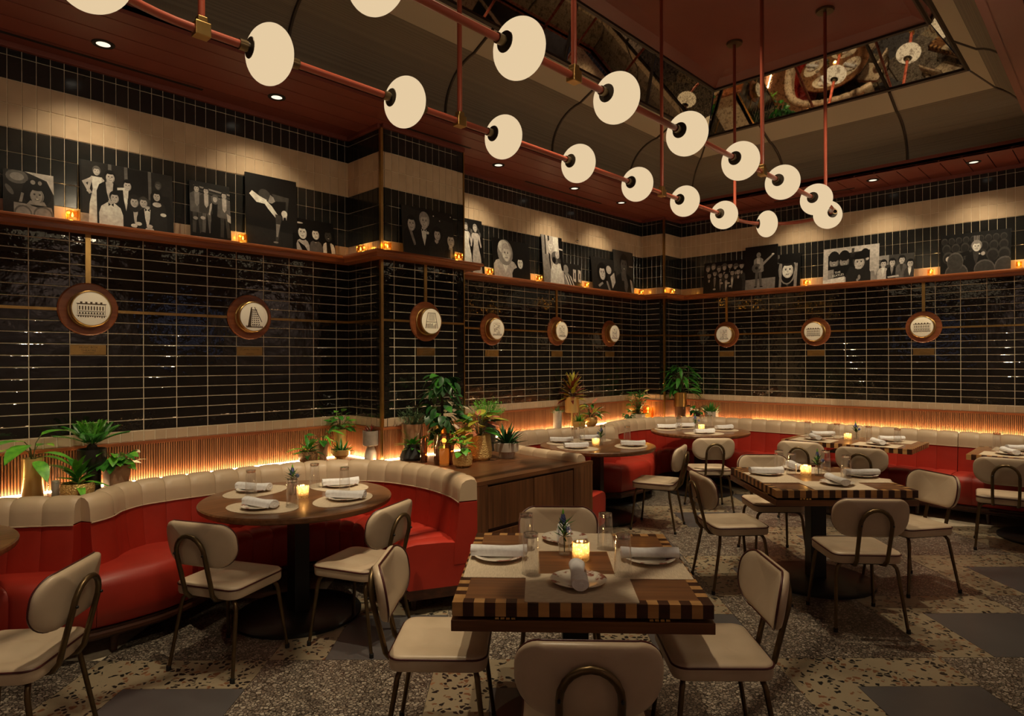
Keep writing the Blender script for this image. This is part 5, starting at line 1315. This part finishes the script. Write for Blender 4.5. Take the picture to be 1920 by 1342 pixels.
def stalks(t, kinds, z, n, spread, h0, h1, el=(-.5, .4), sc=(.8, 1.1), seed=1, m='stem', fl=0.0):
    """leaves carried on thin stalks that fan out from the pot"""
    rng = random.Random(seed); b = MB()
    for i in range(n):
        az = i * 2.4 + rng.uniform(-.4, .4); h = rng.uniform(h0, h1); s = spread * rng.uniform(.35, 1) * (1 - fl * (h - h0) / max(.01, h1 - h0)); p = Vector((s * math.cos(az), s * math.sin(az), z + h))
        if not in_room(world_of(t, p)): az += PI; p = Vector((s * math.cos(az), s * math.sin(az), z + h))
        b.tube([(math.cos(az) * .01, math.sin(az) * .01, z), (p.x * .4, p.y * .4, z + h * .65), p], .0022, 5)
        put_leaf(t, kinds[i % len(kinds)], p, az + rng.uniform(-.5, .5), rng.uniform(*el), rng.uniform(*sc), rng.uniform(-.4, .4))
    b.build('stalks', M[m], t)
# left ledge
t = plant('potted_philodendron', 'broad-leaved philodendron in a tall polished gold cylinder at the left edge', .80, 4.95, rz=0)
z = pot(t, [(0, 0), (.050, 0), (.056, .01), (.058, .25), (.054, .25), (.053, .23)], M['gold'])
for az, el, sc, h in ((3.6, .2, 1.2, .12), (4.1, .0, 1.25, .10), (.4, .35, 1.0, .15), (5.6, .1, .9, .04), (5.9, -.15, 1.0, .02), (4.9, -.3, .95, .0), (.9, .2, .9, .08), (2.6, .1, 1.0, .07)): 
    q = (math.cos(az) * .05, math.sin(az) * .05, z + .02 + h); put_leaf(t, 'philo', q, az, el, sc); MB().tube([(0, 0, z), (q[0] * .4, q[1] * .4, z + .02 + h * .7), q], .003, 5).build('stalk', M['stem'], t)
def hurricane(x, y, r, h, glass, label, candle_h, lit, z=ZLG + .001):
    t = thing('hurricane_candle', label, 'candle holder', (x, y, z), 0, 'glass hurricanes on the ledges')
    MB().lathe([(0, 0), (r, 0), (r, h), (r - .003, h), (r - .003, .006), (0, .006)], 28).build('glass_cylinder', glass, t, smooth=40)
    MB().lathe([(0, .006), (r * .48, .006), (r * .48, candle_h), (0, candle_h - .005)], 20).build('pillar_candle', M['wax_glow'] if lit else M['white_clay'], t, smooth=40)
    if lit: o = link('flame', flame_me, t); o.location = (0, 0, candle_h - .03); lamp(t, candle_h + .05, 2.0, .02)
hurricane(.91, 4.90, .045, .20, M['glass'], 'clear glass hurricane with an unlit pillar candle at the far left', .10, False)
t = plant('potted_cycad', 'spiky cycad palm in a large dark pot on the left ledge', 1.12, 4.95, rz=.2)
MB().lathe([(.05, 0), (.052, .14), (.04, .15)], 16).build('stand', M['dark_pot'], t, smooth=40)
z = pot(t, [(0, .14), (.05, .14), (.078, .17), (.088, .22), (.084, .275), (.078, .278), (.074, .26)], M['dark_pot'])
MB().ball((0, 0, z + .02), .035, 12, 8, sc=(1, 1, 1.3)).build('trunk', M['soil'], t)
def frond(par, az, el, L, m, n=18, w=.045, curl=.5):
    b = MB(); P = []
    for i in range(n + 1):
        s = i / n; P.append(Vector((L * s * math.cos(el), 0, L * s * math.sin(el) - curl * L * s * s * .5)))
    b.tube(P, .0025, 4)
    for i in range(3, n + 1):
        wl_ = w * math.sin(PI * (i / n) ** .7 * .93 + .1) + .008
        for sd in (-1, 1):
            p = P[i]; q = p + Vector((.022, sd * wl_, .012)); b.add([p + Vector((-.006, 0, 0)), p + Vector((.008, sd * wl_ * .6, .009)), q, p + Vector((.010, sd * wl_ * .35, .0)), p + Vector((.006, 0, 0))], [(0, 1, 2, 3, 4)])
    o = b.build('frond', m, par); o.rotation_euler = (0, 0, az); return o
for i in range(11):
    o = frond(t, i * 2 * PI / 11 + .1, .80 + .25 * math.sin(i * 2.3), .24, M['leaf_mid']); o.location = (0, 0, z + .05)
for i in range(5):
    o = frond(t, i * 2 * PI / 5 + .5, 1.25, .21, M['leaf_bright']); o.location = (0, 0, z + .06)
t = plant('potted_foliage', 'lance-leaved plant in a wide hammered gold bowl on the left ledge', 1.02, 4.86, rz=0)
z = pot(t, [(0, 0), (.075, 0), (.092, .015), (.096, .045), (.090, .078), (.086, .078), (.084, .065)], M['hammered'])
rosette(t, ['lance', 'lance', 'leaf' and 'curl'], z, 24, .015, .15, 1.3, (.8, 1.2), 3, up=.09)
t = plant('potted_pothos', 'pothos in a plain square tan pot on the left ledge', 1.255, 4.93, rz=.1)
z = pot(t, [(0, 0), (.078, 0), (.092, .155), (.085, .155), (.082, .14)], M['tan_clay'], sq=True)
stalks(t, ['pothos', 'pothos2'], z, 44, .10, .02, .13, seed=5, sc=(.9, 1.2))
# ledge by the column
t = plant('potted_trailer', 'trailing plant in a round speckled pot beside the column', 2.655, 4.92)
z = pot(t, [(0, 0), (.05, 0), (.075, .03), (.080, .07), (.072, .105), (.066, .105), (.064, .09)], M['speckled'])
rosette(t, ['curl', 'lance', 'dark'], z, 20, .03, -.2, 1.1, (.75, 1.1), 6, up=.05)
t = plant('potted_hoya', 'thick-leaved plant in a tapering tan pot behind the speckled one', 2.83, 5.02)
z = pot(t, [(0, 0), (.045, 0), (.062, .15), (.056, .15), (.054, .13)], M['tan_clay'])
stalks(t, ['heart2', 'curl'], z, 12, .09, .03, .13, seed=8)
t = plant('potted_shrub', 'small-leaved shrub in a tall gold cylinder beside the column', 3.02, 5.03)
z = pot(t, [(0, 0), (.05, 0), (.052, .25), (.047, .25), (.046, .23)], M['gold'])
stalks(t, ['pothos', 'heart2', 'pothos2'], z, 34, .09, .03, .20, (-.3, .7), (.7, 1.0), 9)
t = plant('potted_succulent', 'aloe in a footed gold bowl beside the column', 2.93, 4.87)
MB().lathe([(.028, 0), (.020, .012), (.024, .024)], 16).build('foot', M['gold'], t)
z = pot(t, [(0, .022), (.04, .024), (.075, .05), (.088, .095), (.084, .097), (.080, .085)], M['gold'])
rosette(t, ['aloe', 'succ', 'aloe'], z, 20, .03, .1, 1.2, (.8, 1.2), 10)
t = plant('potted_succulent', 'red tinged succulent in a grey pot on a cone foot beside the column', 3.13, 4.72)
MB().lathe([(0, 0), (.055, 0), (.050, .06), (.026, .125), (0, .125)], 24).build('cone_foot', M['white_clay'], t, smooth=40)
z = pot(t, [(0, .122), (.060, .122), (.068, .13), (.068, .25), (.062, .25), (.060, .235)], M['grey_clay'])
rosette(t, ['succr', 'succ', 'succr'], z, 22, .02, .1, 1.3, (.8, 1.2), 11)
# on the console
zc = ZLG + .003
t = plant('potted_fern', 'curly fern in a slumped black pot on the console', 3.38, 4.46, zc)
z = pot(t, [(0, 0), (.105, 0), (.112, .02), (.09, .07), (.066, .105), (.072, .135), (.066, .135), (.06, .10)], M['black_sack'])
rosette(t, ['curl', 'pothos2', 'lance'], z, 34, .03, .1, 1.35, (.7, 1.0), 12, up=.05)
t = plant('potted_rosemary', 'wiry grey-green bush in a brown pot behind the black pot', 3.42, 4.515, zc)
z = pot(t, [(0, 0), (.07, 0), (.085, .18), (.092, .30), (.085, .30), (.083, .28)], M['tan_clay'])
def wiry(par, z, n, R, H, m, seed, L=(.022, .045), w=.0034, per=10):
    rng = random.Random(seed); b = MB()
    for i in range(n):
        az = rng.uniform(0, 2 * PI); rr = R * math.sqrt(rng.random()); h = H * (1 - .55 * (rr / R) ** 2) * rng.uniform(.6, 1); p = Vector((rr * math.cos(az), rr * math.sin(az), z + h))
        if not in_room(world_of(par, p * 1.15)): continue
        b.tube([(p.x * .15, p.y * .15, z), (p.x * .6, p.y * .6, z + h * .6), p], .0012, 3)
        for k in range(per):
            q = Vector((p.x * .6, p.y * .6, z + h * .6)).lerp(p, k / (per - 1)); a = rng.uniform(0, 2 * PI); e_ = rng.uniform(-.3, 1.0); l_ = rng.uniform(*L)
            d = Vector((math.cos(a) * math.cos(e_), math.sin(a) * math.cos(e_), math.sin(e_))); sd = d.cross(Vector((0, 0, 1))).normalized() * w
            b.add([q - sd * .3, q + d * l_ * .5 - sd, q + d * l_, q + d * l_ * .5 + sd], [(0, 1, 2, 3)])
    return tag(b.build('foliage', m, par), kind='stuff')
wiry(t, z, 90, .17, .19, M['leaf_grey'], 13)
t = plant('potted_climber', 'tall dense dark green climber in a ribbed gold pot on the console', 3.63, 4.36, zc)
z = pot(t, [(0, 0), (.075, 0), (.08, .32), (.074, .32), (.072, .30)], M['gold'], 40)
rng = random.Random(14); b = MB(); b.tube([(0, 0, z), (0, 0, z + .42)], .012, 8); b.build('moss_pole', M['soil'], t)
for i in range(130):
    h = rng.uniform(-.06, .44); az = i * 2.4; rr = .16 * math.sin(PI * min(1, max(.08, (h + .12) / .66))) ** .7 * rng.uniform(.35, 1)
    put_leaf(t, ('heart', 'heart2', 'heart', 'dark')[i % 4], (rr * math.cos(az), rr * math.sin(az), z + h), az + rng.uniform(-.4, .4), rng.uniform(-.9, .2), rng.uniform(.75, 1.15), rng.uniform(-.4, .4))
t = plant('potted_ivy', 'variegated ivy in a small gold pot behind the candle hurricane', 3.49, 4.22, zc)
z = pot(t, cyl(.055, .14), M['gold'])
stalks(t, ['pothos', 'pothos2', 'sprout'], z, 34, .11, -.02, .14, seed=15, sc=(.6, .9))
hurricane(3.40, 4.06, .082, .245, M['glass_smoke'], 'lit pillar candle in a smoked glass hurricane on the console', .125, True, zc)
hurricane(3.345, 4.26, .03, .20, M['glass_smoke'], 'slim smoked glass hurricane behind the console candle', .08, False, zc)
t = plant('potted_seedling', 'bright seedlings in a small hammered gold bowl at the front of the console', 3.41, 3.845, zc)
z = pot(t, [(0, 0), (.05, 0), (.075, .02), (.080, .06), (.075, .115), (.070, .115), (.068, .10)], M['hammered'])
stalks(t, ['sprout', 'pothos2'], z, 20, .09, .03, .15, (-.3, .5), (.9, 1.4), 17, fl=.6)
t = plant('potted_aglaonema', 'pink and gold leaved plant in a large hammered gold pot on the console', 3.76, 4.02, zc)
z = pot(t, [(0, 0), (.085, 0), (.105, .025), (.108, .09), (.096, .215), (.090, .215), (.088, .20)], M['hammered'])
stalks(t, ['agla', 'agla_g', 'agla_p', 'agla'], z, 34, .15, .02, .20, (-.3, .7), (.75, 1.05), 18, fl=.5)
t = plant('potted_maidenhair', 'feathery bright fern at the back of the console beside the column edge', 4.20, 4.38, zc)
z = pot(t, cyl(.08, .30), M['dark_pot']); wiry(t, z, 110, .19, .26, M['leaf_bright'], 19, (.012, .02), .006, 10)
t = plant('potted_agave', 'dark agave in a ribbed white footed bowl at the right of the console', 4.00, 3.93, zc)
z = pot(t, [(0, 0), (.068, 0), (.072, .05), (.105, .06), (.110, .135), (.104, .137), (.100, .12)], M['white_clay'], 40)
rosette(t, ['agave'], z, 30, .035, .25, 1.35, (.75, 1.05), 20, up=.02)
# ledge of the middle booth
t = plant('potted_succulent', 'small blue-green succulent in a slender white cylinder on the far ledge', 5.96, 4.99)
z = pot(t, cyl(.052, .24), M['white_clay']); rosette(t, ['blade', 'succ'], z, 20, .02, .1, 1.3, (.9, 1.2), 21)
t = plant('potted_croton', 'red and yellow croton in a gold cylinder raised on a stand', 6.28, 5.02)
MB().lathe([(.085, 0), (.085, .008), (.01, .012), (.01, .195), (.085, .20), (.085, .205), (0, .205)], 20).build('stand', M['gold'], t, smooth=40)
z = pot(t, cyl(.09, .19, z0=.205), M['gold'], 40); rosette(t, ['croton_r', 'croton_y', 'croton_r', 'croton_y'], z, 60, .05, -.1, 1.4, (.8, 1.15), 22, up=.20)
t = plant('potted_grass', 'grassy spider plant in a square gold box on the far ledge', 6.29, 4.915, rz=.6)
z = pot(t, [(0, 0), (.10, 0), (.105, .10), (.098, .10), (.095, .085)], M['gold'], sq=True); rosette(t, ['grass', 'blade'], z, 44, .03, .2, 1.4, (.8, 1.2), 23)
t = plant('potted_foliage', 'dark mixed foliage in a rounded copper bowl on the far ledge', 6.60, 4.97)
z = pot(t, [(0, 0), (.04, 0), (.08, .04), (.09, .09), (.078, .125), (.072, .125), (.07, .11)], M['gold']); stalks(t, ['agla', 'dark', 'agla_g', 'agla_p'], z, 30, .11, .02, .20, (-.2, .8), (.6, .85), 24)
t = plant('potted_jade', 'jade plant in a white box on the ledge near the corner', 7.70, 4.975, rz=.3)
z = pot(t, [(0, 0), (.115, 0), (.118, .10), (.108, .10), (.105, .085)], M['white_clay'], sq=True); stalks(t, ['jade', 'pothos'], z, 90, .14, .03, .33, (-.1, .9), (.8, 1.2), 25, fl=.4)
t = plant('potted_seedling', 'tiny plant in a small dark pot left of the jade plant', 7.48, 4.98)
z = pot(t, cyl(.045, .07), M['dark_pot']); stalks(t, ['pothos', 'dark'], z, 14, .06, .02, .08, seed=26, sc=(.6, .9))
hurricane(8.00, 5.0, .075, .17, M['glass_amber'], 'lit candle in an amber glass hurricane in the far corner', .09, True)
t = plant('potted_lily', 'large leafy peace lily in a ribbed gold pot in front of the corner column', 8.24, 4.62)
MB().lathe([(0, 0), (.075, 0), (.075, .19), (0, .19)], 24).build('pedestal', M['wood_z'], t, smooth=40)
z = pot(t, cyl(.088, .20, z0=.19), M['brass'], 16); stalks(t, ['lily', 'lilyd', 'lily'], z, 70, .20, .04, .42, (-.5, .5), (.75, 1.1), 27, fl=.3)
t = plant('potted_ivy', 'small dark ivy in a black pot right of the peace lily', 8.36, 4.42)
z = pot(t, cyl(.055, .12), M['dark_pot']); stalks(t, ['pothos', 'dark'], z, 26, .10, .02, .12, seed=28, sc=(.7, 1))
t = plant('potted_snake_plant', 'short bladed plant in a grey box on the ledge right of the corner', 8.42, 4.23, rz=.2)
z = pot(t, [(0, 0), (.10, 0), (.105, .13), (.095, .13), (.092, .115)], M['white_clay'], sq=True); rosette(t, ['blade', 'aloe'], z, 40, .05, .3, 1.4, (1.0, 1.5), 29)

t = thing('hanging_drop', 'small glass drop hung on a thin wire before the middle wall', 'ornament', (5.86, 4.60, 3.03))
MB().tube([(0, 0, .03), (0, 0, ZS - 3.03)], .0015, 5).build('wire', M['bronze'], t)
MB().ball((0, 0, 0), .022, 14, 10, sc=(1, 1, .7)).build('drop', M['glass_thick'], t, smooth=60); MB().ball((0, 0, .025), .008, 10, 6).build('cap', M['brass'], t, smooth=60)
